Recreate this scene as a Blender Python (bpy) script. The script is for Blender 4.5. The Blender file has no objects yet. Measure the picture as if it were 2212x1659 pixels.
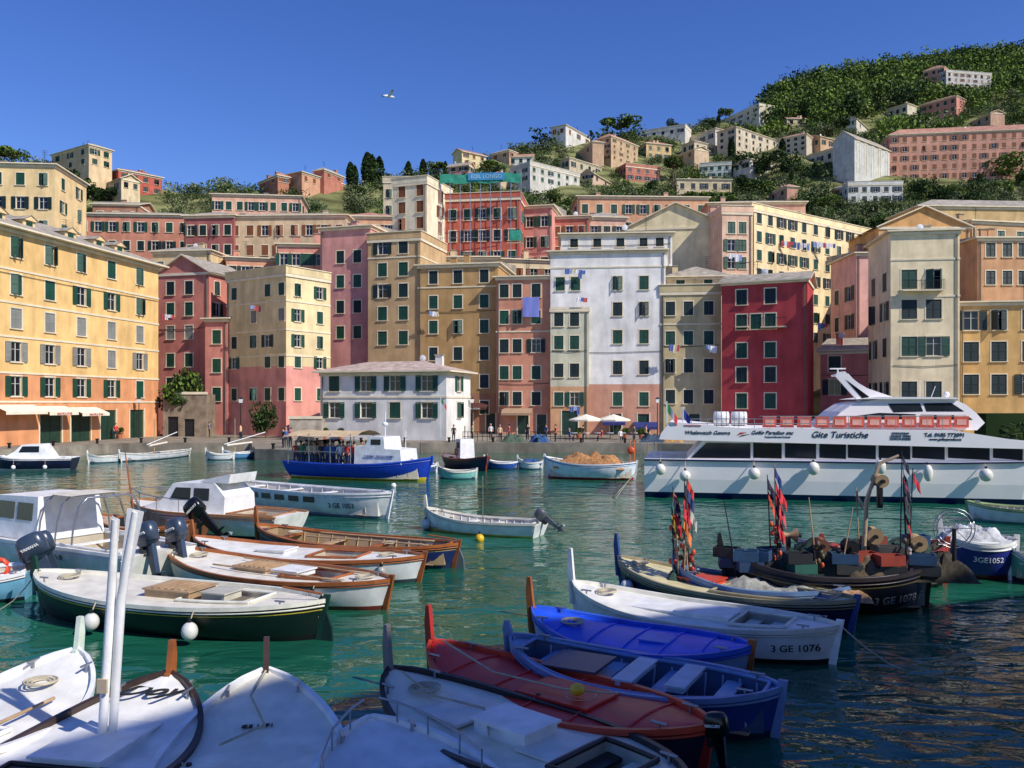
import bpy, math, random
import numpy as np
from mathutils import Vector, Matrix
R=random.Random(7); NR=np.random.RandomState(5)
F=1841.;CX=1106.;HY=870.;HC=5.0
sc=bpy.context.scene; COL=sc.collection
sc.view_settings.view_transform='Standard'; sc.view_settings.look='None'; sc.view_settings.exposure=0
def Wp(px,py,d): return Vector(((px-CX)/F*d,d,HC-(py-HY)/F*d))
def onz(px,py,z): return Wp(px,py,(HC-z)*F/(py-HY))
def lin(c): return tuple((x/255)/12.92 if x<=10 else ((x/255+.055)/1.055)**2.4 for x in c)
# ---------- materials
MC={}
def mk(name,rgb,rough=.6,var=.15,scale=1.,bump=.0,coord='P',streak=0,metal=0,spec=.5,wave=0,terr=0):
    k=(name,rgb,rough)
    if k in MC: return MC[k]
    m=bpy.data.materials.new(name); m.use_nodes=True; nt=m.node_tree; N=nt.nodes; L=nt.links
    b=N['Principled BSDF']; b.inputs['Roughness'].default_value=rough; b.inputs['Metallic'].default_value=metal
    b.inputs['Specular IOR Level'].default_value=spec
    if coord=='P': src=N.new('ShaderNodeNewGeometry').outputs['Position']
    else: src=N.new('ShaderNodeTexCoord').outputs['Object']
    def noise(sc_,vec,det=4):
        n=N.new('ShaderNodeTexNoise'); n.inputs['Scale'].default_value=sc_; n.inputs['Detail'].default_value=det; L.new(vec,n.inputs['Vector']); return n.outputs['Fac']
    def mr(f,a,c,lo=.3,hi=.7):
        n=N.new('ShaderNodeMapRange'); n.inputs[1].default_value=lo;n.inputs[2].default_value=hi;n.inputs[3].default_value=a;n.inputs[4].default_value=c; L.new(f,n.inputs[0]); return n.outputs[0]
    fac=mr(noise(scale,src,5),1-var,1+var*.5)
    def mul(a,c):
        n=N.new('ShaderNodeMath'); n.operation='MULTIPLY'; L.new(a,n.inputs[0]); L.new(c,n.inputs[1]); return n.outputs[0]
    if streak:
        mp=N.new('ShaderNodeMapping'); mp.inputs['Scale'].default_value=(1.1,1.1,.25); L.new(src,mp.inputs[0])
        fac=mul(fac,mr(noise(.9,mp.outputs[0],6),1-streak,1+streak*.15,.3,.6))
        fac=mul(fac,mr(noise(.13,src,3),1-streak*.6,1+streak*.3))
    if terr:
        w=N.new('ShaderNodeTexWave'); w.bands_direction='Z'; w.inputs['Scale'].default_value=.1; w.inputs['Distortion'].default_value=2.; L.new(src,w.inputs[0]); fac=mul(fac,mr(w.outputs['Fac'],.6,1.1,.0,.6))
    vm=N.new('ShaderNodeVectorMath'); vm.operation='SCALE'; vm.inputs[0].default_value=lin(rgb); L.new(fac,vm.inputs['Scale']); L.new(vm.outputs[0],b.inputs['Base Color'])
    if bump or wave:
        bp=N.new('ShaderNodeBump'); bp.inputs['Strength'].default_value=bump or wave; bp.inputs['Distance'].default_value=.05
        if wave:
            w=N.new('ShaderNodeTexWave'); w.bands_direction='Z' ; w.inputs['Scale'].default_value=1.1; w.inputs['Distortion'].default_value=1.5; L.new(src,w.inputs[0]); L.new(w.outputs['Fac'],bp.inputs['Height'])
        else: L.new(noise(scale*9,src,3),bp.inputs['Height'])
        L.new(bp.outputs[0],b.inputs['Normal'])
    MC[k]=m; return m
def wall(rgb):
    c=tuple(int(x*.88+.12*t) for x,t in zip(rgb,(222,208,184)))
    return mk('plaster_wall',c,.9,.16,.7,.25,'P',.2,spec=.15)
def paint(rgb,rough=.4): return mk('boat_paint',rgb,rough,.2,2.6,.08,'O')
def stone(rgb=(150,140,125)): return mk('stone',rgb,.9,.35,1.2,.6,'P',.2,spec=.2)
GLASS=mk('window_glass',(26,32,38),.06,.2,.6)
GREEN=mk('shutter_green',(24,72,54),.55,.3,.7); DGREEN=mk('shutter_dark',(20,42,40),.55,.3,.7)
BROWN=mk('shutter_brown',(134,80,42),.6,.25,.7); GREY=mk('shutter_grey',(138,138,130),.6,.25,.7)
SHC={'g':GREEN,'d':DGREEN,'b':BROWN,'y':GREY}
ROOF=mk('slate_roof',(178,168,152),.85,.35,1.5,0,'P',.3,wave=.4,spec=.2); ROOFR=mk('tile_roof',(194,144,122),.85,.35,1.5,0,'P',.3,wave=.4,spec=.2)
WOOD=mk('varnished_wood',(160,92,46),.4,.3,3,.1,'O'); WOODL=mk('plain_wood',(180,150,114),.6,.3,3,.1,'O'); DARK=mk('dark_metal',(28,28,30),.5,.3,3)
STEEL=mk('steel',(170,172,175),.3,.1,3,metal=.8); ROPE=mk('rope',(190,180,155),.9,.2,5); WHITE=paint((238,238,236)); BLACKR=mk('black_plastic',(18,19,22),.25,.2,3)
PALE=mk('pale_trim',(230,216,186),.8,.15,1,spec=.2)
# ---------- mesh builder
class MB:
    def __init__(s): s.v=[];s.f=[];s.m=[];s.sm=[];s.mats=[]
    def mi(s,mat):
        if mat not in s.mats: s.mats.append(mat)
        return s.mats.index(mat)
    def face(s,pts,mat,sm=False):
        n=len(s.v); s.v+=[tuple(p) for p in pts]; s.f.append(tuple(range(n,n+len(pts)))); s.m.append(s.mi(mat)); s.sm.append(sm)
    def box(s,x0,x1,y0,y1,z0,z1,mat,M=None):
        P=[(x0,y0,z0),(x1,y0,z0),(x1,y1,z0),(x0,y1,z0),(x0,y0,z1),(x1,y0,z1),(x1,y1,z1),(x0,y1,z1)]
        if M: P=[tuple(M@Vector(p)) for p in P]
        n=len(s.v); s.v+=P
        for q in ((0,3,2,1),(4,5,6,7),(0,1,5,4),(1,2,6,5),(2,3,7,6),(3,0,4,7)):
            s.f.append(tuple(n+i for i in q)); s.m.append(s.mi(mat)); s.sm.append(False)
    def grid(s,rows,mat,sm=True,close=False,matfn=None,skip=None):
        n=len(s.v); c=len(rows[0])
        for r in rows: s.v+=[tuple(p) for p in r]
        for i in range(len(rows)-1):
            for j in range(c if close else c-1):
                if skip and skip(i,j): continue
                k=(j+1)%c
                s.f.append((n+i*c+j,n+i*c+k,n+(i+1)*c+k,n+(i+1)*c+j)); s.m.append(s.mi(matfn(i,j) if matfn else mat)); s.sm.append(sm)
    def tube(s,pts,r,mat,n=8,cap=True):
        pts=[Vector(p) for p in pts]; rows=[]
        for i,p in enumerate(pts):
            t=(pts[min(i+1,len(pts)-1)]-pts[max(i-1,0)]).normalized(); a=Vector((0,0,1)) if abs(t.z)<.9 else Vector((1,0,0))
            u=t.cross(a).normalized(); w=t.cross(u); rr=r[i] if isinstance(r,(list,tuple)) else r
            rows.append([p+(u*math.cos(2*math.pi*k/n)+w*math.sin(2*math.pi*k/n))*rr for k in range(n)])
        s.grid(rows,mat,True,True)
        if cap: s.face(rows[0],mat); s.face(rows[-1][::-1],mat)
    def ball(s,c,r,mat,nu=12,nv=8):
        if not isinstance(r,tuple): r=(r,r,r)
        s.grid([[(c[0]+r[0]*math.sin(math.pi*(i+.01)/(nv+.02))*math.cos(2*math.pi*k/nu),c[1]+r[1]*math.sin(math.pi*(i+.01)/(nv+.02))*math.sin(2*math.pi*k/nu),c[2]+r[2]*math.cos(math.pi*i/nv)) for k in range(nu)] for i in range(nv+1)],mat,True,True)
    def prof(s,poly,y0,y1,mat,ins=0):
        n=len(poly); zt=max(p[1] for p in poly); zb=min(p[1] for p in poly)
        def yy(y,z): t=(z-zb)/max(zt-zb,.01)*ins; m=(y0+y1)/2; return y+(t if y<m else -t)
        a=[(p[0],yy(y0,p[1]),p[1]) for p in poly]; b=[(p[0],yy(y1,p[1]),p[1]) for p in poly]
        s.face(a,mat); s.face(b[::-1],mat)
        for i in range(n): j=(i+1)%n; s.face([a[j],a[i],b[i],b[j]],mat)
    def mesh(s,name):
        me=bpy.data.meshes.new(name); me.from_pydata(s.v,[],s.f)
        for m in s.mats: me.materials.append(m)
        me.polygons.foreach_set('material_index',s.m); me.polygons.foreach_set('use_smooth',s.sm); me.update(); return me
    def obj(s,name,parent=None,**k): return put(name,s.mesh(name),parent,**k)
def put(name,me,parent=None,loc=(0,0,0),rot=(0,0,0),scale=None,label=None,cat=None,kind=None,group=None):
    o=bpy.data.objects.new(name,me); COL.objects.link(o); o.location=loc; o.rotation_euler=rot
    if scale: o.scale=scale
    if parent: o.parent=parent
    if label:
        if len(label.split())<4: label+=' on the wooded hillside'
        o['label']=label
    if cat:o['category']=cat
    if kind:o['kind']=kind
    if group:o['group']=group
    return o
def root(name,loc,rz,label,cat,group=None): 
    o=put(name,None,None,loc,(0,0,rz),label=label,cat=cat,group=group); o.empty_display_size=.3; return o
def text(txt,size,mat,name='lettering',parent=None,align='CENTER',fn=None,loc=(0,0,0),rot=(0,0,0),shear=0,off=.012):
    c=bpy.data.curves.new('t','FONT'); c.body=txt; c.size=size; c.align_x=align; c.shear=shear; c.extrude=0 if fn else .01; c.offset=size*off
    o=bpy.data.objects.new('t',c); COL.objects.link(o); dg=bpy.context.evaluated_depsgraph_get(); me=bpy.data.meshes.new_from_object(o.evaluated_get(dg))
    bpy.data.objects.remove(o); me.materials.clear(); me.materials.append(mat)
    if fn:
        for v in me.vertices: v.co=fn(v.co)
    me.name=name
    return put(name,me,parent,loc,rot)
# ---------- camera, light
cam=bpy.data.cameras.new('camera'); co=bpy.data.objects.new('camera',cam); COL.objects.link(co); sc.camera=co
co.location=(0,0,HC); co.rotation_euler=(math.radians(90),0,0); cam.sensor_width=36; cam.lens=36*F/2212; cam.shift_y=40.5/2212; cam.clip_end=9000; cam.clip_start=.1
SD=Vector((.75,-.5,.8)).normalized()
sun=bpy.data.lights.new('sun','SUN'); sun.energy=4.8; sun.angle=math.radians(.5); sun.color=(1,.945,.86); so=bpy.data.objects.new('sun',sun); COL.objects.link(so); so.rotation_euler=SD.to_track_quat('Z','Y').to_euler()
w=bpy.data.worlds.new('World'); sc.world=w; w.use_nodes=True; nt=w.node_tree; bg=nt.nodes['Background']; bg.inputs[1].default_value=.145
sk=nt.nodes.new('ShaderNodeTexSky'); sk.sky_type='NISHITA'; sk.sun_disc=False; sk.sun_elevation=math.asin(SD.z); sk.sun_rotation=math.atan2(SD.x,SD.y); sk.air_density=1.; sk.dust_density=.1; sk.ozone_density=5
hs=nt.nodes.new('ShaderNodeHueSaturation'); hs.inputs['Hue'].default_value=.521; hs.inputs['Saturation'].default_value=1.22; hs.inputs['Value'].default_value=1.
nt.links.new(sk.outputs[0],hs.inputs['Color']); nt.links.new(hs.outputs[0],bg.inputs[0])
# ---------- water
def water_mat():
    m=bpy.data.materials.new('harbour_water'); m.use_nodes=True; nt=m.node_tree;N=nt.nodes;L=nt.links;b=N['Principled BSDF']
    b.inputs['Roughness'].default_value=.04; b.inputs['IOR'].default_value=1.33
    g=N.new('ShaderNodeNewGeometry').outputs['Position']
    n=N.new('ShaderNodeTexNoise'); n.inputs['Scale'].default_value=.12; L.new(g,n.inputs[0])
    cr=N.new('ShaderNodeValToRGB'); cr.color_ramp.elements[0].position=.35; cr.color_ramp.elements[0].color=(.007,.075,.045,1); cr.color_ramp.elements[1].position=.7; cr.color_ramp.elements[1].color=(.015,.14,.082,1)
    L.new(n.outputs['Fac'],cr.inputs[0]); L.new(cr.outputs[0],b.inputs['Base Color'])
    prev=None
    for s,dst,ax in ((.5,.10,(.7,1.,1)),(1.5,.045,(.6,1.2,1)),(5,.006,(1,1,1))):
        mp=N.new('ShaderNodeMapping'); mp.inputs['Scale'].default_value=ax; mp.inputs['Rotation'].default_value=(0,0,.35); L.new(g,mp.inputs[0])
        n=N.new('ShaderNodeTexNoise'); n.inputs['Scale'].default_value=s; n.inputs['Detail'].default_value=1.5; n.inputs['Distortion'].default_value=.8; L.new(mp.outputs[0],n.inputs[0])
        bp=N.new('ShaderNodeBump'); bp.inputs['Distance'].default_value=dst*1.25; bp.inputs['Strength'].default_value=1; L.new(n.outputs['Fac'],bp.inputs['Height'])
        if prev: L.new(prev,bp.inputs['Normal'])
        prev=bp.outputs[0]
    L.new(prev,b.inputs['Normal']); return m
mb=MB(); mb.face([(-6000,-300,0),(6000,-300,0),(6000,8000,0),(-6000,8000,0)],water_mat()); mb.obj('water',kind='structure')
# ---------- terrain
SKX=[-1500,-200,0,120,200,400,560,650,750,850,900,960,1050,1130,1200,1300,1400,1480,1560,1640,1700,1800,1900,2000,2100,2212,2600,3600]
SKY=[420,345,350,362,392,412,405,402,396,394,384,366,340,324,308,300,292,284,262,236,198,168,158,142,126,118,110,300]
DX=[-1500,-200,700,1000,1300,1600,1900,2212,3600]; DD=[190,200,225,270,330,420,510,560,600]
def noise2(x,y): return math.sin(x*.11+y*.07)*.5+math.sin(x*.05-y*.13+2)*.5+math.sin(x*.29+y*.23)*.25
def tz(px,d):
    D=float(np.interp(px,DX,DD)); Zr=HC-(float(np.interp(px,SKX,SKY))-HY)*D/F
    t=(d-120)/(D-120)
    if t<=0: return .9
    x=(px-CX)/F*d
    if t<1: return .9+(Zr-.9)*(.85*t+.15*t*t)+noise2(x,d)*1.8*min(1,t*3)*min(1,(1-t)*4)
    return Zr*(1-.4*min(1,(t-1)*1.3))
def hit(px,py):
    d=122; D=float(np.interp(px,DX,DD))
    while d<D:
        if tz(px,d)>=HC-(py-HY)/F*d: return d
        d+=1
    return D-3
pxs=np.linspace(-1500,3600,180); ds=list(np.linspace(118,620,110))+[700,900,1400]
tm=mk('hill_ground',(122,124,80),.95,.5,.15,.6,'P',terr=1,spec=.1)
mb=MB(); mb.grid([[((p-CX)/F*d,d,tz(p,d)) for p in pxs] for d in ds],tm); mb.obj('hill_terrain',kind='structure')
# quay
QE=[(-1500,60),(-150,66),(235,84),(540,86),(552,74),(640,72),(655,84),(1000,86),(1420,84),(2400,70),(3600,60)]
QM=mk('quay_stone',(150,140,124),.9,.35,.8,.5,'P',.3,spec=.2); mb=MB(); fr=[Vector(((p-CX)/F*d,d,0)) for p,d in QE]
for a,b in zip(fr,fr[1:]):
    mb.face([a+Vector((0,0,-1)),b+Vector((0,0,-1)),b+Vector((0,0,1)),a+Vector((0,0,1))],QM)
    mb.face([a+Vector((0,0,1)),b+Vector((0,0,1)),b*1+Vector((0,0,1))+Vector((0,130-b.y,0)),a+Vector((0,0,1))+Vector((0,130-a.y,0))],QM)
mb.obj('quay_pavement',kind='structure')
# ---------- windows / buildings
WM={}
def winmesh(w,h,trim):
    k=(w,h,trim)
    if k not in WM:
        m=MB(); t=.13
        if trim:
            tm_=PALE; m.box(-w/2-t,-w/2,-.03,.02,0,h,tm_); m.box(w/2,w/2+t,-.03,.02,0,h,tm_); m.box(-w/2-t,w/2+t,-.04,.02,h,h+t,tm_)
        m.box(-w/2-.16,w/2+.16,-.14,.05,-.09,-.002,PALE)
        m.face([(-w/2,.17,0),(w/2,.17,0),(w/2,.17,h),(-w/2,.17,h)],GLASS)
        f=.07; FW=mk('window_frame',(205,203,195),.5,.1,2)
        m.box(-w/2,-w/2+f,.11,.165,0,h,FW);m.box(w/2-f,w/2,.11,.165,0,h,FW);m.box(-w/2+f,w/2-f,.11,.165,0,f,FW);m.box(-w/2+f,w/2-f,.11,.165,h-f,h,FW);m.box(-.035,.035,.1,.165,f,h-f,FW)
        m.box(-w/2+f,-.035,.12,.16,h*.62,h*.62+.04,FW); m.box(.035,w/2-f,.12,.16,h*.62,h*.62+.04,FW)
        WM[k]=m.mesh('window')
    return WM[k]
def shmesh(w,h,c):
    k=('s',w,h,c)
    if k not in WM:
        m=MB(); M=SHC[c]; a=w/2; m.box(-a/2+.01,-a/2+.08,-.025,.025,0,h,M);m.box(a/2-.08,a/2-.01,-.025,.025,0,h,M)
        m.box(-a/2+.08,a/2-.08,-.025,.025,0,.1,M);m.box(-a/2+.08,a/2-.08,-.025,.025,h-.1,h,M);m.box(-a/2+.08,a/2-.08,-.024,.024,h*.5,h*.5+.08,M)
        n=9
        for i in range(n):
            z=.12+(h-.26)*i/n; m.face([(-a/2+.08,-.02,z),(a/2-.08,-.02,z),(a/2-.08,.015,z+(h-.2)/n),(-a/2+.08,.015,z+(h-.2)/n)],M)
        WM[k]=m.mesh('shutter')
    return WM[k]
def window(par,x,y,z,rz,w,h,ty,c,trim=True,det=True):
    o=put('window',winmesh(w,h,trim),par,(x,y,z),(0,0,rz))
    if not det or ty=='n': return
    sm=shmesh(w,h,c)
    for s in (-1,1):
        if ty=='o': put('shutter',sm,o,(s*(w*.75+.02),-.075,0))
        elif ty=='c': put('shutter',sm,o,(s*w/4,.03,0))
        else:
            a=R.uniform(.35,1.1); put('shutter',sm,o,(s*(w/2-math.cos(a)*w/4),-.0-math.sin(a)*w/4,0),(0,0,s*a))
FOOT=[];HR=[]
class Fr:
    def __init__(s,A,B):
        s.A=Vector(((A[0]-CX)/F*A[1],A[1])); s.B=Vector(((B[0]-CX)/F*B[1],B[1])); s.L=(s.B-s.A).length; s.d=(s.B-s.A)/s.L; s.rz=math.atan2(s.d.y,s.d.x)
    def u(s,px):
        k=(px-CX)/F; den=(s.d.x-k*s.d.y); return (k*s.A.y-s.A.x)/den
    def dep(s,px): return s.A.y+s.d.y*s.u(px)
    def z(s,px,py): return HC-(py-HY)*s.dep(px)/F
def facade(mb,P,Q,z0,z1,rects,bands,M):
    dx,dy=Q[0]-P[0],Q[1]-P[1]; L=math.hypot(dx,dy); dx/=L;dy/=L; ix,iy=-dy,dx
    us=sorted(set([0,L]+[min(max(r[i],0),L) for r in rects for i in (0,1)])); zs=sorted(set([z0,z1]+[r[i] for r in rects for i in (2,3) if z0<r[i]<z1]+[b[0] for b in bands if z0<b[0]<z1]))
    pt=lambda u,z,k=0:(P[0]+dx*u+ix*k,P[1]+dy*u+iy*k,z)
    for a,b in zip(us,us[1:]):
        for c,d in zip(zs,zs[1:]):
            if b-a<1e-4 or d-c<1e-4: continue
            um,zm=(a+b)/2,(c+d)/2
            if any(r[0]<um<r[1] and r[2]<zm<r[3] for r in rects): continue
            m=M
            for zt,mm in bands:
                if zm<zt: m=mm;break
            mb.face([pt(a,c),pt(b,c),pt(b,d),pt(a,d)],m)
    for a,b,c,d in rects:
        k=.2
        mb.face([pt(a,c),pt(a,c,k),pt(a,d,k),pt(a,d)],M);mb.face([pt(b,c,k),pt(b,c),pt(b,d),pt(b,d,k)],M);mb.face([pt(a,d,k),pt(b,d,k),pt(b,d),pt(a,d)],M);mb.face([pt(a,c),pt(b,c),pt(b,c,k),pt(a,c,k)],M)
def bld(label,A,B,top,col,cols=(),rows=(),deep=10,base=1.,lo=None,roof='h',rh=1.6,sh='g',wt='c',ws=(1.15,1.7),side='',ref=None,cat='house',trim=True,skip=(),clutter=1,bands=(),tp=None,name='town_house',rm=None,wd=True,ns=2,lside=False,doors=(),oh=.45):
    fr=Fr(A,B); L=fr.L; z1=fr.z(A[0],top) if tp is None else tp; ref=ref or (A[0]+B[0])/2
    r=root(name,(fr.A.x,fr.A.y,base),fr.rz,label,cat)
    z1-=base; M=wall(col); bl=[]
    if lo: bl=[(fr.z(ref,lo[1])-base,wall(lo[0]))]
    w,h=ws; rz_=[fr.z(ref,y)-base-h/2 for y in rows]; rects=[];wins=[]
    for j,z in enumerate(rz_):
        if z<.3 or z+h>z1-.15: continue
        for i,c in enumerate(cols):
            if (i,j) in skip: continue
            u=fr.u(c)
            if u-w/2<.1 or u+w/2>L-.1: continue
            rects.append((u-w/2,u+w/2,z,z+h)); t=wt[j%len(wt)] if wt[0]!='*' else R.choice(wt[1:]); 
            if R.random()<.25: t=R.choice('coa')
            wins.append((u,z,t,sh[j%len(sh)]))
    dr=[]
    for dpx,dw,dh in doors: u=fr.u(dpx); dr.append((u-dw/2,u+dw/2,0,dh))
    mb=MB(); facade(mb,(0,0),(L,0),-.0,z1,rects+dr,bl,M)
    for u,z,t,c in wins: window(r,u,0,z,0,w,h,t,c,trim,wd)
    for a,b,c,d in dr:
        m=MB(); dm=mk('door_paint',(30,60,46),.5,.3,2); m.box(a,b,.12,.18,0,d,dm); m.box((a+b)/2-.02,(a+b)/2+.02,.1,.12,.1,d-.1,DARK); m.box(a+.1,a+.16,.06,.12,1,1.1,STEEL); 
        m.box(a-.15,a-.002,-.04,.05,0,d+.15,PALE);m.box(b+.002,b+.15,-.04,.05,0,d+.15,PALE);m.obj('door',r)
    for s_,P,Q,rz in (('r',(L,0),(L,deep),math.pi/2),('l',(0,deep),(0,0),-math.pi/2)):
        rs=[];W2=[]
        if s_ in side:
            for z in rz_:
                if z<.3 or z+h>z1-.15: continue
                for i in range(ns):
                    u=deep*(i+.5)/ns; rs.append((u-w/2,u+w/2,z,z+h)); W2.append((u,z))
        facade(mb,P,Q,-.0,z1,rs,bl,M)
        for u,z in W2: window(r,P[0],(u if s_=='r' else deep-u),z,rz,w,h,R.choice('coa'),sh[0],trim,wd)
    mb.face([(L,deep,0),(0,deep,0),(0,deep,z1),(L,deep,z1)],M); mb.face([(0,0,z1),(L,0,z1),(L,deep,z1),(0,deep,z1)],M)
    RM=rm or ROOF; rf=MB(); o=oh; e=z1+.02; t=.16
    if roof=='p':
        mb.face([(0,0,z1),(L,0,z1),(L/2,0,z1+rh)],M); mb.face([(L,deep,z1),(0,deep,z1),(L/2,deep,z1+rh)],M)
    if roof=='g':
        mb.face([(L,0,z1),(L,deep,z1),(L,deep/2,z1+rh)],M);mb.face([(0,deep,z1),(0,0,z1),(0,deep/2,z1+rh)],M)
    mb.obj('wall',r)
    x0,x1,y0,y1=-o,L+o,-o,deep+o
    if roof in 'hgps':
        c=[(x0,y0),(x1,y0),(x1,y1),(x0,y1)]
        if roof=='h': k=min(L,deep)/2; a,b=((k,deep/2),(L-k,deep/2)) if L>=deep else ((L/2,k),(L/2,deep-k)); 
        elif roof=='g': a,b=(x0,deep/2),(x1,deep/2)
        elif roof=='p': a,b=(L/2,y0),(L/2,y1)
        else: a,b=(x0,y1),(x1,y1)
        sl=0 if roof!='g' and roof!='p' else o*rh/(deep/2 if roof=='g' else L/2)
        C=[Vector((p[0],p[1],e-sl+t)) for p in c]; Dn=[v-Vector((0,0,t)) for v in C]; ra=Vector((a[0],a[1],e+rh+t)); rb=Vector((b[0],b[1],e+rh+t))
        if roof=='p' or (roof=='h' and L<deep): fs=[[C[0],C[1],ra],[C[1],C[2],rb,ra],[C[2],C[3],rb],[C[3],C[0],ra,rb]]
        else: fs=[[C[0],C[1],rb,ra],[C[1],C[2],rb],[C[2],C[3],ra,rb],[C[3],C[0],ra]]
        if roof=='p': fs=[fs[1],fs[3]]
        if roof=='g': fs=[fs[0],fs[2]]
        for f in fs: rf.face(f,RM)
        if roof in 'hs':
            for i in range(4): j=(i+1)%4; rf.face([Dn[i],Dn[j],C[j],C[i]],PALE)
            rf.face(Dn[::-1],PALE)
        else:
            rd=Vector((0,0,t)); 
            if roof=='g':
                rf.face([Dn[1],Dn[0],ra-rd,rb-rd],PALE); rf.face([Dn[3],Dn[2],rb-rd,ra-rd],PALE); rf.face([Dn[0],Dn[1],C[1],C[0]],PALE)
                for p,q_,rr_ in((1,2,rb),(3,0,ra)): rf.face([Dn[p],rr_-rd,rr_,C[p]],PALE); rf.face([rr_-rd,Dn[q_],C[q_],rr_],PALE)
            else:
                rf.face([Dn[0],Dn[3],rb-rd,ra-rd],PALE); rf.face([Dn[2],Dn[1],ra-rd,rb-rd],PALE); rf.face([Dn[0],ra-rd,ra,C[0]],PALE); rf.face([ra-rd,Dn[1],C[1],ra],PALE)
    else:
        rf.box(-.15,L+.15,-.15,.15,z1+.01,z1+.9,M); rf.box(-.15,.15,.152,deep,z1+.01,z1+.9,M); rf.box(L-.15,L+.15,.152,deep,z1+.01,z1+.9,M)
        rf.box(-.25,L+.25,-.25,.2,z1+.902,z1+1.0,PALE); rf.box(L-.2,L+.25,.202,deep,z1+.902,z1+1.0,PALE)
    ro=rf.obj('roof',r)
    cn=MB(); cn.box(-.12,L+.12,-.14,-.003,z1-.35,z1-.02,PALE); cn.box(L+.003,L+.14,0,deep,z1-.35,z1-.02,PALE)
    for by in bands: zb=fr.z(ref,by)-base; cn.box(-.05,L+.05,-.07,-.003,zb-.09,zb+.09,PALE); cn.box(L+.003,L+.07,0,deep,zb-.09,zb+.09,PALE)
    cn.obj('cornice',r)
    rr=random.Random(int(A[0]*7+top))
    if name!='hillside_house':
        m=MB(); x=.3 if rr.random()<.5 else L-.3; m.tube([(x,-.1,.2),(x,-.1,z1-.4)],.06,mk('copper_pipe',(110,100,84),.6),6); m.obj('drainpipe',r)
        if rr.random()<.6:
            m=MB(); zz=z1*rr.uniform(.3,.8); m.tube([(.2,-.06,zz),(L*.5,-.08,zz-.12),(L-.2,-.06,zz+.05)],.03,DARK,4); m.obj('cable',r)
    for i in range(clutter*2 if clutter else 0):
        m=MB(); x=rr.uniform(.15,.85)*L; y=rr.uniform(.3,.7)*deep; zz=z1+(rh*.5 if roof in'hgps' else 0); q=rr.random()
        if q<.5: hh=rr.uniform(1.,1.6); m.box(x-.4,x+.4,y-.3,y+.3,zz-.6,zz+hh,M); m.box(x-.5,x+.5,y-.4,y+.4,zz+hh+.002,zz+hh+.12,ROOF); m.obj('chimney',ro)
        elif q<.85:
            m.tube([(x,y,zz-.5),(x,y,zz+2.6)],.03,DARK,5)
            for k in range(5): m.tube([(x-.5+.06*k,y+.1,zz+2.5-.24*k),(x+.5-.06*k,y+.1,zz+2.5-.24*k)],.018,DARK,4)
            m.obj('antenna',ro)
        else:
            m.tube([(x,y,zz-.4),(x,y,zz+1)],.04,DARK,5); m.grid([[(x+rr_*math.cos(a_*math.pi/6),y-.15+rr_*rr_*.35,zz+1.1+rr_*math.sin(a_*math.pi/6)) for a_ in range(12)] for rr_ in (.02,.2,.38)],WHITE,True,True); m.obj('satellite_dish',ro)
    FOOT.append((min(A[0],B[0])-6,max(A[0],B[0])+10,min(A[1],B[1])-3,max(A[1],B[1])+deep+3))
    return r,fr
S=range
# front row
yel,yfr=bld('long yellow palazzo with orange ground floor and green shutters',(-150,70.8),(342,102),440,(247,200,124),(-110,-40,35,108,176,241,302),(568,640,706,771,838),deep=13,lo=((228,152,100),812),roof='h',rh=3.0,sh='ggyyg',wt='aocoo',side='',ref=176,bands=(612,676,742,812,868),clutter=2,tp=21.2,ws=(1.35,1.9),name='palazzo',doors=((110,3,2.8),(175,3,2.8),(234,2.6,3.2),(296,2.6,3.2)),oh=.9)
bld('brick red house with gable roof behind stone wall',(340,110),(452,108),592,(212,128,112),(368,408),(622,668,718,778,830),roof='p',rh=2.2,sh='dgyg',side='r',ns=3)
bld('low salmon pink house with green shutters',(443,107),(492,106.5),690,(228,142,126),(468,),(728,790,852),roof='s',rh=.8,deep=6,clutter=0)
bld('beige corner house with pink lower floors and roof terrace',(490,107),(618,101),606,(234,212,160),(506,548,578,608),(630,684,738,782,852),deep=7.2,lo=((236,156,142),792),roof='f',sh='gydg',side='r',ns=2,ws=(1,1.5),skip=((1,0),(2,1),(0,1),(3,2),(1,3)),bands=(655,716,770))
bld('tall pink house with narrow green shuttered windows',(692,117),(800,115),495,(218,148,140),(735,772),(555,608,663,718),roof='s',rh=.9,deep=9,sh='dg')
bld('olive brown tower house with dark green shutters',(795,114),(908,112),520,(200,164,118),(826,871),(534,582,628,677,730),roof='f',sh='dgdgg',bands=(556,),ws=(1.3,1.8),doors=((850,1.6,2.6),))
bld('tall cream house with brown shutters above the town',(848,128),(922,126),400,(244,230,196),(868,907),(413,448,483,520),base=8,roof='f',deep=9,side='r',sh='b',wt='c',ns=1,clutter=1)
och,of=bld('ochre tenement with dark green shutters on the quay',(903,112),(1076,110),575,(190,148,94),(936,989,1046),(598,652,706,764,824,880),roof='s',rh=1.2,sh='dggd',lo=((184,128,96),850),bands=(620,),doors=((1010,1.4,2.6),(1060,1.2,2.6)))
ter,tf=bld('terracotta house with a blue cloth hanging outside',(1072,109),(1190,108),600,(218,146,116),(1089,1117,1158),(628,685,747,805,861),roof='s',rh=.8,sh='dg',bands=(716,),doors=((1130,1.4,2.6),(1170,1.2,2.5)))
wh,whf=bld('tall white house with dark shutters and red cornice',(1189,107.5),(1438,106),545,(246,243,238),(1210,1243,1334,1391),(556,612,668,728,794,862),deep=11,roof='s',rh=.7,sh='dg',lo=((212,152,126),830),side='r',ns=2,doors=((1330,1.4,2.6),(1390,1.4,2.6)),skip=[(i,j) for i in(0,1) for j in(2,3,4,5)],bands=(577,))
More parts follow.
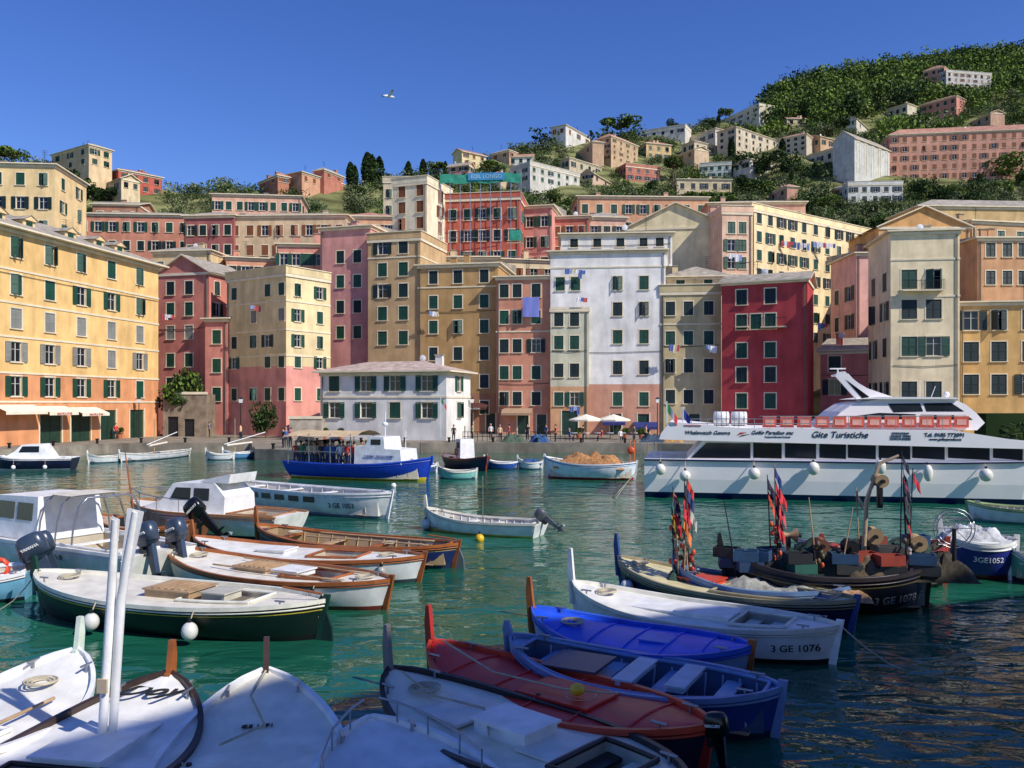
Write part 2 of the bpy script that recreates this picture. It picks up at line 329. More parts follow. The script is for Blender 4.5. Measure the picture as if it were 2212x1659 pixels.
bld('pale olive lower section with narrow green shuttered windows',(1189,106.9),(1272,106.4),668,(206,204,176),(1207,1241),(690,740,800,862),deep=.45,roof='s',rh=.1,oh=.05,sh='dg',lo=((214,160,116),835),clutter=0,doors=((1231,2,3),))
bld('white rooftop storey with flat roof above a tall house',(1212,110),(1452,109),507,(244,240,234),(1240,1290,1340,1390,1425),(524,),base=22.5,roof='s',rh=.4,ws=(1,1.1),sh='d',deep=8)
bld('olive tenement with balconies between white and red houses',(1427,106),(1558,105),632,(204,186,140),(1448,1487,1531),(666,730,790,857),roof='f',sh='dgd',bands=(700,),doors=((1500,1.3,2.6),))
bld('cream house with low hipped roof',(1440,118),(1578,117),600,(240,218,168),(1470,1530),(615,),roof='h',rh=2.,deep=9)
crim,cf=bld('crimson red house with green shutters and gabled side',(1559,103),(1744,99),612,(190,60,66),(1602,1633,1664,1715),(640,694,756,809,866),deep=8.5,roof='g',rh=1.3,sh='dgg',skip=((3,2),(1,2),(1,0),(1,3),(3,3),(1,4),(3,0),(3,4),(3,1)),bands=(),ws=(1.25,1.8),clutter=1)
bld('salmon pink house with narrow front',(1850,112),(1928,112),548,(234,174,160),(1892,),(566,630,692,752),roof='s',rh=1,sh='dg',deep=9,ws=(1.5,2),side='l')
bld('low rose pink house with sloping roof',(1772,105),(1930,101),760,(214,122,114),(1803,1893),(785,836),roof='s',rh=2,sh='dd',deep=8,ws=(1.4,1.9))
ctw,ctf=bld('cream tower house with balcony and dark green shutters',(1924,93),(2073,92),502,(252,230,186),(1964,2017),(521,603,668,748,845),deep=9,roof='h',rh=.8,sh='dg',wt='ccccc',side='l',ns=2,ws=(1.6,2.1),bands=(560,640))
bld('ochre house with tall louvred shutters',(2072,96),(2330,94),655,(222,176,106),(2098,2158,2225,2285),(691,759,830),roof='s',rh=1,sh='ddd',ws=(1.6,2.2),deep=9,side='')
bld('narrow orange house with brown shutters',(2112,104),(2230,104),515,(218,162,114),(2140,2176,2210),(540,600),roof='s',rh=1,sh='dd',base=5)
bld('orange house with shallow gable roof',(1898,112),(2095,112),490,(220,164,102),(1940,1990,2050),(520,),roof='p',rh=2.6,base=5,sh='d')
bld('long yellow apartment block with laundry on balconies',(1624,124),(1895,144),452,(250,226,172),(1640,1664,1688,1712,1737,1762,1787,1812,1836,1858,1878),(492,530,568,606,645,685,728),deep=12,base=2,roof='f',sh='dgg',bands=(472,),ref=1740,ws=(1.15,1.6),side='',wt='*coa',cat='apartment block',name='apartment_block')
bld('pale pink apartment house with green shutters',(1560,123),(1625,123.5),458,(242,198,168),(1580,1604),(492,530,568,606),deep=10,base=2,roof='f',sh='g')
bld('large cream gable ended house with few windows',(1350,131),(1572,128),495,(242,226,178),(1455,),(470,),base=8,roof='p',rh=3.6,sh='d',deep=12,side='l')
bld('ochre building with small windows under long roof',(1985,138),(2400,140),446,(218,182,124),(2060,2110,2135,2165,2200,2260),(458,490),base=15,roof='h',rh=2.2,sh='d',wt='*coa')
hwb,hf=bld('low white harbour building with red tiled hip roof',(692,94),(964,90),806,(238,236,230),(722,790,853,922),(828,886),deep=8,roof='h',rh=1.2,sh='gg',wt='*occo',side='r',ns=1,rm=mk('tile_roof',(200,178,164),.85,.3,1.5,0,'P',.25,wave=.4,spec=.2),ws=(1.25,1.7),clutter=1,bands=(858,),oh=.7,cat='harbour building')
# middle rows
mid=[('yellow cream apartment house with green shutters',-80,118,118,352,10,(246,212,152),4,4,'h'),('terracotta apartment block with brown roof and balconies',165,412,150,462,9,(210,136,110),8,3,'h'),('dark red palazzo with pale arched windows',398,505,142,468,8,(158,88,86),4,3,'h'),
('beige apartment building with long flat roof',492,748,142,468,6,(220,192,152),8,3,'h'),('pink long villa with pale roof',458,650,172,420,16,(230,178,150),8,1,'h'),('terracotta houses stepping up the hill',488,600,126,556,5,(218,154,122),4,4,'s'),('rose tenement with pale trim',600,705,122,528,5,(224,150,130),4,4,'s'),
('dusky pink house with roof terrace',690,800,132,505,8,(218,154,140),4,3,'f'),('brick red house wrapped in scaffolding',962,1122,132,432,8,(190,90,72),5,4,'f'),('rose pink house with small windows',1128,1192,136,448,10,(218,146,132),2,4,'s'),('red house with stacked balconies',1188,1272,138,470,10,(198,110,92),3,3,'s'),
('long terracotta building with tiled roof',1248,1530,158,425,14,(224,164,126),9,3,'h'),('pink house with tiled roof above town',1530,1740,150,440,14,(228,170,142),6,2,'h'),('pale ochre house behind the church steps',330,455,128,545,3,(232,202,152),4,3,'h'),('ochre house under low roof',745,850,150,468,12,(220,168,128),4,2,'h'),('grey beige town house with open loggia',828,925,170,392,22,(214,198,166),4,3,'f'),('cream house with small terrace',905,1075,122,556,5,(226,202,152),5,1,'s'),('warm cream house with slate roof',1075,1200,126,560,5,(232,210,168),4,1,'s'),('old ochre house with slate roof',2100,2225,118,478,10,(208,168,122),3,2,'s'),
('weathered brown house under slate roof',200,300,162,440,14,(176,120,92),3,2,'g'),('pale pink tenement above the steps',1270,1352,140,470,9,(226,180,156),3,3,'h')]
for lb,x0,x1,d,yt,bz,c,nc,nr,rf in mid:
    step=(x1-x0)/nc; sp=3.3*F/d
    bld(lb,(x0,d),(x1,d+R.uniform(-2,2)),yt,c,[x0+step*(i+.5) for i in S(nc)],[yt+8+sp*(.5+j) for j in S(nr)],base=bz,roof=rf,sh=R.choice(['g','d','b','gd']),wt='*ccoa',deep=11,side='r' if x0<1000 else 'l',ns=2,rh=1.5,rm=R.choice([ROOF,ROOF,ROOFR]))
# hillside houses
hill=[(112,192,325,366,(240,204,150),3,2,'h','peach villa with grey roof on the ridge'),(256,350,376,416,(206,90,70),4,2,'h','red villa on the hillside'),(652,742,386,406,(220,156,118),5,1,'h','low orange villa beneath cypresses'),(200,262,396,418,(232,206,160),3,1,'g','cream farmhouse in trees'),(560,600,388,402,(196,120,90),2,1,'h','small red roofed cottage'),(700,742,376,390,(206,120,96),2,1,'h','red cottage near cypresses'),
(968,1012,358,386,(226,156,136),2,2,'g','pink house with gable roof'),(998,1050,332,360,(244,224,160),3,2,'g','yellow house with tiled gable'),(1100,1150,338,355,(232,232,224),3,1,'g','small white villa'),(1145,1252,368,402,(216,212,200),6,2,'f','grey modern house with terrace'),(1222,1278,286,304,(236,232,222),3,1,'h','white villa on the ridge'),(1320,1378,306,354,(206,176,132),4,4,'h','square ochre tower villa'),(1396,1450,312,345,(232,192,132),3,2,'h','orange yellow villa'),(1352,1426,362,392,(206,116,96),4,2,'f','red terraced house'),
(1490,1545,288,312,(228,216,192),3,1,'h','pale villa among olives'),(1500,1558,312,332,(222,204,172),4,1,'h','cream cottage row'),(1590,1680,290,330,(222,204,172),6,3,'h','cream apartment villa'),(1680,1742,296,330,(210,196,168),4,3,'h','grey cream villa'),(1512,1580,356,384,(196,208,206),4,2,'f','pale blue modern house'),(1462,1580,388,414,(232,208,164),5,1,'h','long cream house'),(1560,1640,246,268,(230,218,192),5,2,'f','modern cream terraced villa'),(1384,1480,280,294,(234,226,212),5,1,'f','long white villa wall'),
(1846,1922,312,386,(212,212,204),0,0,'g','pale grey church side wall with blind arches'),(1922,2330,284,386,(226,156,130),19,5,'h','huge pink convent building with many windows'),(1832,1950,398,438,(234,234,226),5,2,'f','white modern villa with balcony'),(1994,2040,150,188,(228,150,122),3,3,'h','pink villa near the summit'),(2044,2142,158,190,(208,208,206),7,3,'f','grey castle like villa with battlements'),(1986,2066,218,252,(214,138,118),5,2,'h','rose villa among olive terraces'),(1904,1960,232,252,(214,202,176),4,1,'h','cream villa in olive grove'),(1772,1832,302,322,(220,174,132),4,1,'g','orange roofed farmhouse'),(1742,1822,326,352,(222,206,180),4,1,'h','cream farmhouse with terrace'),(1800,1850,404,420,(210,134,114),3,1,'h','red villa below the convent'),(1230,1300,352,372,(208,190,158),4,1,'h','stone villa in garden'),(1060,1100,330,344,(204,168,130),2,1,'h','ochre cottage'),(1240,1280,322,340,(210,170,132),2,1,'h','small ochre villa'),(1660,1700,412,430,(216,156,132),2,1,'h','pink cottage'),(1440,1500,334,350,(216,184,148),3,1,'g','peach cottage'),(1620,1690,352,372,(232,222,206),4,1,'h','white villa between terraces'),
(1850,1884,272,286,(230,220,200),2,1,'g','small pale cottage on a terrace'),(1700,1740,256,270,(226,200,160),2,1,'g','cream cottage high on the hill'),(2090,2140,256,272,(220,170,140),3,1,'g','pink cottage among olive trees'),(1280,1318,384,398,(216,180,150),2,1,'g','peach cottage in olive trees'),(1080,1130,384,400,(222,190,150),3,1,'h','ochre villa with terrace garden')]
def mute(c): g=sum(c)/3; return tuple(int((x*.9+g*.1)*.95) for x in c)
for x0,x1,yt,yb,c,nc,nr,rf,lb in hill:
    xm=(x0+x1)/2 if x1<2300 else 2060; d=hit(xm,yb)-2
    step=(x1-x0)/max(nc,1); hh=(yb-yt)*d/F; a=R.uniform(-.03,.03)
    z=HC-(yb-HY)*d/F; fw=min(1.4,step*d/F*.45); fh=min(1.9,hh/max(nr,1)*.55)
    r_,f_=bld(lb,(x0,d*(1-a)),(x1,d*(1+a)),yt,mute(c),[x0+step*(i+.5) for i in S(nc)],[yt+(yb-yt)*(j+.55)/nr for j in S(nr)],base=z-5,tp=HC-(yt-HY)*d/F,roof=rf,sh=R.choice(['d','g','b']),wt='*cco',ws=(round(fw,1),round(fh,1)),rh=min(3,max(1.2,hh*.28)),deep=min(9,(x1-x0)*d/F*.65),clutter=1,rm=R.choice([ROOF,ROOFR,ROOFR]),name='hillside_house',side=('r' if x0<1106 else 'l') if nr else '',ns=2,trim=False)
    HR.append((x0-3,x1+3,d*1.01,yb-.42*(yb-yt)))
    if nc==0:
        for i in S(5):
            m=MB(); u=f_.L*(i+.5)/5; m.box(u-.9,u-.7,-.12,-.003,5.5,5+hh-1,PALE); m.box(u+.7,u+.9,-.12,-.003,5.5,5+hh-1,PALE); m.box(u-.9,u+.9,-.13,-.003,4+hh+.002,4.3+hh,PALE); m.obj('blind_arch',r_)
# scaffolding with green net
sf=Fr((952,130),(1126,129)); r_=root('scaffolding',(sf.A.x,sf.A.y,9),sf.rz,'steel scaffolding with green net around red house','scaffolding')
m=MB()
for i in S(9):
    x=sf.L*i/8; m.tube([(x,-.6,0),(x,-.6,31)],.06,STEEL,5)
for z in S(3,31,3): m.tube([(0,-.6,z),(sf.L,-.6,z)],.05,STEEL,5)
m.obj('pole_frame',r_)
m=MB(); net=mk('scaffold_net',(50,150,124),.8,.3,2); m.grid([[(sf.L*i/20,-.75+.08*math.sin(i*1.7+j),29.2+j*.35+.1*math.sin(i*.9)) for i in S(21)] for j in S(5)],net); m.obj('net',r_)
for k in S(3): m=MB(); m.box(sf.L*.82,sf.L,-.72,-.66,8+6*k,8.2+6*k,WOODL); m.grid([[(sf.L*(.86+.14*i/6),-.74+.05*math.sin(i*2+j),8.4+6*k+j*.4) for i in S(7)] for j in S(5)],net); m.obj('net_panel',r_)
m=MB(); m.box(sf.L*.35,sf.L*.8,-.9,-.86,29.6,30.7,mk('banner_blue',(60,140,190),.6)); b_=m.obj('banner',r_); text('EDIL LONGO',.8,mk('banner_lettering',(170,210,220),.6),parent=b_,loc=(sf.L*.575,-.93,29.87),rot=(math.pi/2,0,0),off=0)
# ---------- vegetation
def fol(rgb): return mk('foliage',rgb,.85,.5,.12,0,'P',spec=.1)
FG=[fol((74,94,48)),fol((106,116,80)),fol((112,134,58)),fol((44,62,36)),fol((134,140,102))]
def crown(kind,n,seed,szf=1.):
    r=np.random.RandomState(seed)
    if kind=='cypress':
        z=r.rand(n)**.9; rad=.13*np.sin(np.pi*np.clip(z*.93+.07,0,1))**.6*(.75+.35*r.rand(n)); a=r.rand(n)*6.283
        P=np.stack([rad*np.cos(a),rad*np.sin(a),z],1); sz=.04
    else:
        nl=11; a=r.rand(nl)*6.283; q=r.rand(nl)**.5*.62; cz=r.rand(nl)*.7+.1
        if kind=='pine': cz=r.rand(nl)*.15+.75; q=r.rand(nl)**.5*.75
        C=np.stack([q*np.cos(a),q*np.sin(a),cz],1); rr=(.22+.2*r.rand(nl)); 
        k=r.randint(0,nl,n); v=r.randn(n,3); v/=np.linalg.norm(v,axis=1)[:,None]; P=C[k]+v*(rr[k]*(.75+.3*r.rand(n)))[:,None]*np.array([1,1,.45 if kind=='pine' else .8]); P[:,2]=np.maximum(P[:,2],.02); sz=.062
    u=r.randn(n,3); u/=np.linalg.norm(u,axis=1)[:,None]; w_=np.cross(u,r.randn(n,3)); w_/=np.linalg.norm(w_,axis=1)[:,None]
    s=(sz*szf*(.6+.8*r.rand(n)))[:,None]
    V=np.stack([P-u*s,P-w_*s*.7,P+u*s,P+w_*s*.7],1).reshape(-1,3); return V
def npmesh(name,V,mi,mats):
    n=len(V)//4; me=bpy.data.meshes.new(name); me.vertices.add(len(V)); me.vertices.foreach_set('co',V.astype(np.float32).ravel()); me.loops.add(len(V)); me.loops.foreach_set('vertex_index',np.arange(len(V),dtype=np.int32)); me.polygons.add(n); me.polygons.foreach_set('loop_start',np.arange(0,len(V),4,dtype=np.int32))
    for m in mats: me.materials.append(m)
    me.polygons.foreach_set('material_index',mi.astype(np.int32)); me.update(calc_edges=True); return me
BARK=mk('bark',(104,84,66),.9,.3,4)
def trunkmesh(kind):
    m=MB(); h={'cypress':.12,'pine':.75,'round':.3}[kind]; m.tube([(0,0,-.1),(.01,0,h*.5),(0,.01,h)],[.035,.025,.015],BARK,7)
    if kind!='cypress':
        for i in S(4): a=i*1.6; m.tube([(0,0,h*.75),(.25*math.cos(a),.25*math.sin(a),h+.15)],[.018,.008],BARK,5)
    return m.mesh('trunk')
TK={k:trunkmesh(k) for k in('cypress','pine','round')}; CR={}
def crm(kind,v,pal):
    k=(kind,v,pal)
    if k not in CR:
        n={'cypress':1300,'pine':1300,'round':1500}[kind]; V=crown(kind,n,v+len(kind)*10); mats={0:[FG[0],FG[2],FG[3]],1:[FG[1],FG[4],FG[0]],2:[FG[2],FG[0],FG[2]],3:[FG[3],FG[3],FG[0]]}[pal]
        CR[k]=npmesh('crown',V,np.random.RandomState(v).randint(0,3,n),mats)
    return CR[k]
def tree(px,d,h,kind,pal,wid=1,label='leafy green tree on the hillside',nm=None,z=None,grp='trees scattered on the hillside'):
    z=tz(px,d)-.3 if z is None else z
    o=root(nm or {'cypress':'cypress_tree','pine':'pine_tree','round':'tree'}[kind],((px-CX)/F*d,d,z),R.uniform(0,6),label,'tree',grp); 
    sx=h*(.55 if kind=='round' else 1 if kind=='cypress' else .65)*wid
    put('trunk',TK[kind],o,scale=(h,h,h)); put('crown',crm(kind,R.randint(0,4),pal),o,(0,0,h*(.15 if kind=='round' else 0)),scale=(sx,sx,h*(.75 if kind=='round' else 1)))
def free(px,d,h=0):
    if any(a<px<b and c<d<e for a,b,c,e in FOOT): return False
    ty=HY-(tz(px,d)+h-HC)*F/d; hw=h*.3*F/d
    return not any(a-hw<px<b+hw and d<dd and ty<yy for a,b,dd,yy in HR)
for px,yt,yb in ((262,345,390),(757,352,402),(766,360,404),(794,332,402),(803,336,402),(819,342,402),(882,334,380),(914,337,380),(962,332,358),(1834,208,270),(1846,214,270),(1740,222,262),(1770,232,262),(1552,250,275),(1960,250,266),(1136,382,412),(1690,300,340),(1462,340,366),(1416,300,330),(1300,330,362),(1580,300,340),(1870,290,312),(1760,352,380),(1710,372,400),(1900,180,210),(2080,200,226)):
    d=hit(px,yb); h=(yb-yt)*d/F*1.05; tree(px,d,h,'cypress',3,1.25,'tall dark cypress on the hillside',grp='cypresses on the hillside')
for px,yt,yb,wd in ((1342,256,300,1.5),(1567,232,258,1.2),(1060,350,376,1.5),(940,350,378,1.3),(20,305,350,1.4),(1454,340,395,.7)):
    d=hit(px,yb); tree(px,d,(yb-yt)*d/F,'pine',0,wd,'broad umbrella pine standing among hillside houses')
for px,yt,yb,wd in ((1612,320,382,1.3),(1668,325,380,1.3),(1705,330,380,1.1),(2165,330,392,1.5),(2110,372,405,1.3),(150,365,440,1.6),(230,400,440,1.8),(1075,355,395,1.3),(1530,250,280,1.3),(1455,250,284,1.3)):
    d=hit(px,yb); tree(px,d,(yb-yt)*d/F,'round',3 if px!=2165 else 2,wd,'large dense dark green tree')
cnt=0;tr=0
while cnt<250 and tr<9000:
    tr+=1
    px=R.uniform(-30,2240) if cnt<150 else R.uniform(1000,1950); d=R.uniform(150,330 if cnt<150 else 400)
    D=float(np.interp(px,DX,DD)); h=R.uniform(2.6,5.5)+d*.006
    if px<1500 and d>D*.8: h*=.6
    if d>D or not free(px,d,h): continue
    tree(px,d,h,'round',R.choice([0,1,1,0,3,3,2]),R.uniform(1.1,1.7)); cnt+=1
tree(400,103,7.5,'round',0,.9,'leafy tree beside the stone wall on the quay',z=2.5,grp='trees on the quay'); tree(575,97,4.5,'round',3,.8,'climbing tree against the pink house',z=1,grp='trees on the quay')
NT=120; tmpl=[crown('round',NT,100+i,1.25) for i in S(12)]; Vs=[];Ms=[]
rs=np.random.RandomState(3); c_=0
while c_<9500:
    px=rs.uniform(-200,2450); d=130+rs.rand()**.8*470; D=float(np.interp(px,DX,DD))
    if d>D*1.03: continue
    wl=.74+.06*math.sin(px*.012); wood=(d>D*wl and px>1640 and rs.rand()<.9) or rs.rand()<.08
    hh=rs.uniform(1.,3.4)+d*.003+(rs.uniform(1,7) if wood and d>300 else 0); ww=hh*rs.uniform(.7,1.15)
    if not free(px,d,hh): c_+=.2; continue
    a=rs.rand()*6.28; T=tmpl[rs.randint(12)]; ca,sa=math.cos(a),math.sin(a)
    V=np.stack([(T[:,0]*ca-T[:,1]*sa)*ww,(T[:,0]*sa+T[:,1]*ca)*ww,T[:,2]*hh],1)+np.array([(px-CX)/F*d,d,tz(px,d)-.4])
    Vs.append(V); mi=(rs.choice([0,2,2,0,3,2]) if wood else rs.choice([0,1,1,4,3,0,1])); Ms.append(np.where(rs.rand(NT)<.9,mi,rs.randint(0,5))); c_+=1
put('hillside_scrub',npmesh('hillside_scrub',np.concatenate(Vs),np.concatenate(Ms),FG),kind='stuff')
# ---------- boats
class Boat:
    def __init__(s,label,bow,stern,hull=(236,236,234),band=None,line=None,boot=(40,40,60),rail=WOOD,deck=(232,228,218),inn=(200,190,170),B=None,hm=.62,hb=.95,hs=.75,style='deck',transom=False,post=.65,postm=None,name='gozzo_boat',cat='boat',op=(.3,.72,.6),grp=None):
        b=onz(bow[0],bow[1],hb); t=onz(stern[0],stern[1],hs); s.L=L=(b-t).length; c=(b+t)/2; s.B=B or min(.3*L,2.5); s.hm,s.hb,s.hs,s.tr=hm,hb,hs,transom; s.dr=.35
        s.r=root(name,(c.x,c.y,0),math.atan2(b.y-t.y,b.x-t.x),label,cat,grp); 
        hull=paint(hull); band=paint(band) if band else hull; line=paint(line) if line else hull; bt=paint(boot); deckm=deck if not isinstance(deck,tuple) else paint(deck); inn=inn if not isinstance(inn,tuple) else paint(inn)
        rail=rail if not isinstance(rail,tuple) else paint(rail); s.rail=rail;s.deckm=deckm
        N=30; ss=[i/N for i in S(N+1)]; fr=[0,.12,.145,.22,.245,.5,.85,1.0]; cm=[band,line,hull,line if band is not hull else hull,hull,hull,bt]
        rows=[]
        for q in ss:
            zg=s.zg(q); zs=[zg*(1-f) for f in fr]+[-.18,-s.dr]; rows.append([s.pt(q,z,1) for z in zs]+[s.pt(q,z,-1) for z in zs[::-1]])
        nz=len(fr)+2
        def mf(i,j): j=j if j<nz else 2*nz-2-j; return cm[j] if j<7 else bt
        m=MB(); m.grid(rows,hull,True,matfn=mf)
        if transom: m.face(rows[0],hull)
        m.obj('hull',s.r)
        a,bb,vo=op; flush=style in('cover','flush')
        if style=='open': a,bb,vo=.05,.93,.86
        cam_={'deck':.05,'open':.0,'cover':.22,'flush':.07}[style]; vs=[-1,-vo-.001,-vo,-vo/2,0,vo/2,vo,vo+.001,1]; sd=sorted(set(ss+[a,bb])); 
        def dp(q,v,dz=0): return (s.x(q,s.zg(q)),s.bw(q)*v*.985,s.zg(q)-.05+cam_*(1-v*v)+dz)
        s.dp=dp
        m=MB(); inside=lambda i,j: not flush and a-1e-6<=sd[i] and sd[i+1]<=bb+1e-6 and 2<=j<=5
        m.grid([[dp(q,v) for v in vs] for q in sd],deckm,flush,skip=inside); m.obj('deck' if style!='cover' else 'tarpaulin_cover',s.r)
        if flush:
            m=MB()
            for q in (.18,.34,.5,.66,.82):
                m.tube([dp(q,v,.012) for v in(-.95,-.5,0,.5,.95)],.018,deckm,5)
            m.obj('deck_batten',s.r)
        else:
            m=MB(); qs=[q for q in sd if a-1e-6<=q<=bb+1e-6]; fz=.12
            for sg in(-1,1): m.grid([[dp(q,sg*vo),(s.x(q,s.zg(q)),s.bw(q)*vo*.85*sg,fz)] for q in qs],inn)
            m.grid([[(s.x(q,s.zg(q)),s.bw(q)*vo*.86*v,fz+.01) for v in(-1,0,1)] for q in qs],inn)
            for q in(a,bb): m.face([dp(q,-vo),dp(q,vo),(s.x(q,s.zg(q)),s.bw(q)*vo*.86,fz),(s.x(q,s.zg(q)),-s.bw(q)*vo*.86,fz)],inn)
            m.obj('cockpit',s.r)
            m=MB(); 
            for sg in(-1,1): m.tube([Vector(dp(q,sg*vo,.04)) for q in qs],.035,rail,6)
            for q in(a,bb): m.tube([dp(q,-vo,.04),dp(q,vo,.04)],.035,rail,6)
            m.obj('coaming',s.r)
            n=4 if style=='open' else 2
            for i in S(n):
                q=a+(bb-a)*(i+.6)/n; x=s.x(q,.6); y=s.bw(q)*vo*.97; m=MB(); m.box(x-.13,x+.13,-y,y,s.zg(q)-.17,s.zg(q)-.13,rail if i%2 else deckm); m.obj('thwart',s.r)
            m=MB()
            for i in S(7): v=-.75+i*.25; m.box(s.x(a+.03,.6),s.x(bb-.03,.6),v*s.bw(.5)*vo*.7-.05,v*s.bw(.5)*vo*.7+.05,fz+.02,fz+.04,WOODL)
            m.obj('floorboard',s.r)
            if style=='open':
                m=MB()
                for k in S(13):
                    q=.1+.065*k
                    for sg in(-1,1): p0=dp(q,sg*vo,-.02); m.tube([(p0[0],p0[1]*.97,p0[2]),(p0[0],p0[1]*.9,.3),(p0[0],p0[1]*.8,.15)],.022,deckm,4)
                m.obj('inner_framing',s.r)
        m=MB()
        for sg in(-1,1):
            m.grid([[(s.x(q,s.zg(q)),sg*(s.bw(q)+o_),s.zg(q)+z_) for o_,z_ in((-.05,-.045),(-.05,.035),(.035,.035),(.035,-.05))] for q in ss],rail,False)
            m.tube([(s.x(q,s.zg(q)*.86),sg*(s.hy(q,s.zg(q)*.86)+.012),s.zg(q)*.86) for q in ss],.022,rail,5)
        m.obj('gunwale',s.r)
        m=MB(); pm=postm or rail
        xb=s.x(1,s.hb); 
        if post: m.prof([(xb-.12,s.hb-.5),(xb+.06,s.hb-.5),(xb+.13,s.hb+post*.5),(xb+.1,s.hb+post),(xb+.03,s.hb+post),(xb-.03,s.hb+.1)],-.04,.04,pm); m.obj('stem_post',s.r)
        m=MB(); m.prof([(s.x(1,.0)-.05,-.3),(s.x(1,0)+.06,-.3),(xb+.07,s.hb),(xb-.08,s.hb)],-.04,.04,pm); m.obj('stem',s.r)
        if not transom:
            m=MB(); xs=s.x(0,s.hs); m.prof([(xs-.08,s.hs+.12),(xs+.06,s.hs+.12),(s.x(0,0)+.05,-.3),(s.x(0,0)-.08,-.3)],-.04,.04,pm); m.obj('stern_post',s.r)
        for q,sg in ((.9,1),(.9,-1),(.1,1),(.1,-1)):
            m=MB(); x,y,z=s.x(q,s.zg(q)),sg*s.bw(q)*.8,s.zg(q)+.02; m.tube([(x-.12,y,z+.06),(x+.12,y,z+.06)],.02,STEEL,6); m.tube([(x,y,z-.06),(x,y,z+.06)],.02,STEEL,6); m.obj('cleat',s.r)
    def zg(s,q):
        a=2*q-1; return s.hm+((s.hb-s.hm)*a**2.2 if a>0 else (s.hs-s.hm)*(-a)**2.2)
    def bw(s,q):
        a=2*q-1
        if s.tr and a<0: return s.B/2*(1-.22*a*a)
        return max(.02,s.B/2*(1-abs(a)**2.3)**.72)
    def hy(s,q,z):
        zg=s.zg(q); t=max(0,min(.99,(zg-z)/(zg+s.dr))); fl=1-.12*t; return s.bw(q)*(1-t**2.8)**.6*fl
    def x(s,q,z): return (q-.5)*s.L*(.93+.07*max(-.3,min(1.1,z/s.zg(q))))
    def pt(s,q,z,sg): return (s.x(q,z),sg*s.hy(q,z) if z>-s.dr+.001 else 0,z)
    def num(s,t,q,side=1,size=.28,col=DARK,zf=.5,name='registration_number'):
        x0=(q-.5)*s.L
        def fn(c):
            x=x0-side*c.x; qq=min(.99,max(.01,x/(s.L*.97)+.5)); z=s.zg(qq)*zf+c.y-size*.35; return Vector((x,side*(s.hy(qq,z)+.015),z))
        return text(t,size,col,name,s.r,fn=fn)
    def fender(s,q,side=1,r=.19,z=.28,mat=None):
        m=MB(); y=side*(s.bw(q)+r*.9); x=s.x(q,.5); m.ball((x,y,z),(r,r,r*1.12),mat or paint((214,214,208)),14,10); m.tube([(x,y,z+r),(x,side*s.bw(q),s.zg(q)+.03)],.015,ROPE,5); m.tube([(x,y,z+r),(x,y,z+r+.09)],.04,DARK,6); m.obj('fender',s.r)
    def rope(s,pts,nm='mooring_rope'):
        m=MB(); m.tube(pts,.018,ROPE,5); m.obj(nm,s.r)
    def line(s,q,dx,dy,z1=-.1):
        p=Vector((s.x(q,.8),0,s.zg(q))); e=Vector((p.x+dx,dy,z1)); m=MB(); m.tube([p.lerp(e,t)-Vector((0,0,.35*math.sin(t*math.pi))) for t in(0,.2,.4,.6,.8,1)],.014,ROPE,4); m.obj('mooring_rope',s.r)
    def hatch(s,q,l,w,h,mat,slat=False,nm='hatch'):
        m=MB(); x=s.x(q,.6); z=s.zg(q)-.03; m.box(x-l/2,x+l/2,-w/2,w/2,z,z+h,mat); m.box(x-l/2-.04,x+l/2+.04,-w/2-.04,w/2+.04,z+h+.002,z+h+.035,mat)
        if slat:
            for i in S(6): m.box(x-l/2+.05+i*(l-.1)/6,x-l/2+(i+.7)*(l-.1)/6,-w/2+.03,w/2-.03,z+h+.037,z+h+.06,WOODL)
        m.obj(nm,s.r)
    def oars(s,y=.35):
        for sg in(-1,1):
            m=MB(); z=s.zg(.5)+.09; m.tube([(-s.L*.28,sg*y,z),(s.L*.2,sg*(y+.05),z+.03)],.025,WOODL,6); m.box(-s.L*.28-.6,-s.L*.28,sg*y-.07,sg*y+.07,z-.01,z+.015,WOODL); m.obj('oar',s.r)
    def coil(s,q,y=0):
        m=MB(); x=s.x(q,.6); z=s.zg(q)+.04
        for k in S(3): m.tube([(x+(.12+.05*k)*math.cos(a*.52),y+(.12+.05*k)*math.sin(a*.52)*1.1,z+.01*k) for a in S(13)],.018,ROPE,5,False)
        m.obj('rope_coil',s.r)
    def motor(s,brand,y=0,k=1,tilt=.9,q=0,mat=None,dz=0):
        g=put('outboard_motor',None,s.r,(s.x(q,.6)-.1,y,s.zg(q)+.05+dz),(0,tilt,0),(k,k,k)); mt=mat or BLACKR
        sp=lambda v:math.copysign(abs(v)**.65,v)
        m=MB(); m.grid([[(-.1+o_+c_w*sp(math.cos(a*math.pi/8))*.3,sp(math.sin(a*math.pi/8))*.19*c_w,z_) for a in S(16)] for z_,c_w,o_ in((.1,.55,.04),(.15,.88,.02),(.2,.92,0),(.201,1,0),(.45,1,-.02),(.58,.93,-.03),(.66,.75,-.03),(.69,.4,-.03),(.692,.02,-.03))],mt,True,True); o=m.obj('cowling',g)
        if brand: text(brand,.09,WHITE,parent=o,loc=(-.12,-.2,.38),rot=(math.pi/2,0,0)); text(brand,.09,WHITE,parent=o,loc=(-.12,.2,.38),rot=(math.pi/2,0,math.pi))
        m=MB(); m.prof([(-.28,.12),(.02,.12),(-.04,-.6),(-.06,-.95),(-.22,-.95),(-.2,-.6)],-.06,.06,mt); m.tube([(.08,0,-.82),(-.1,0,-.82),(-.36,0,-.82)],[.02,.07,.05],mt,8); m.prof([(-.16,-.9),(-.02,-.9),(-.14,-1.1)],-.012,.012,mt); m.box(-.36,.06,-.1,.1,-.62,-.59,mt); m.box(-.02,.14,-.14,.14,-.1,.12,DARK); m.obj('drive_leg',g)
        m=MB()
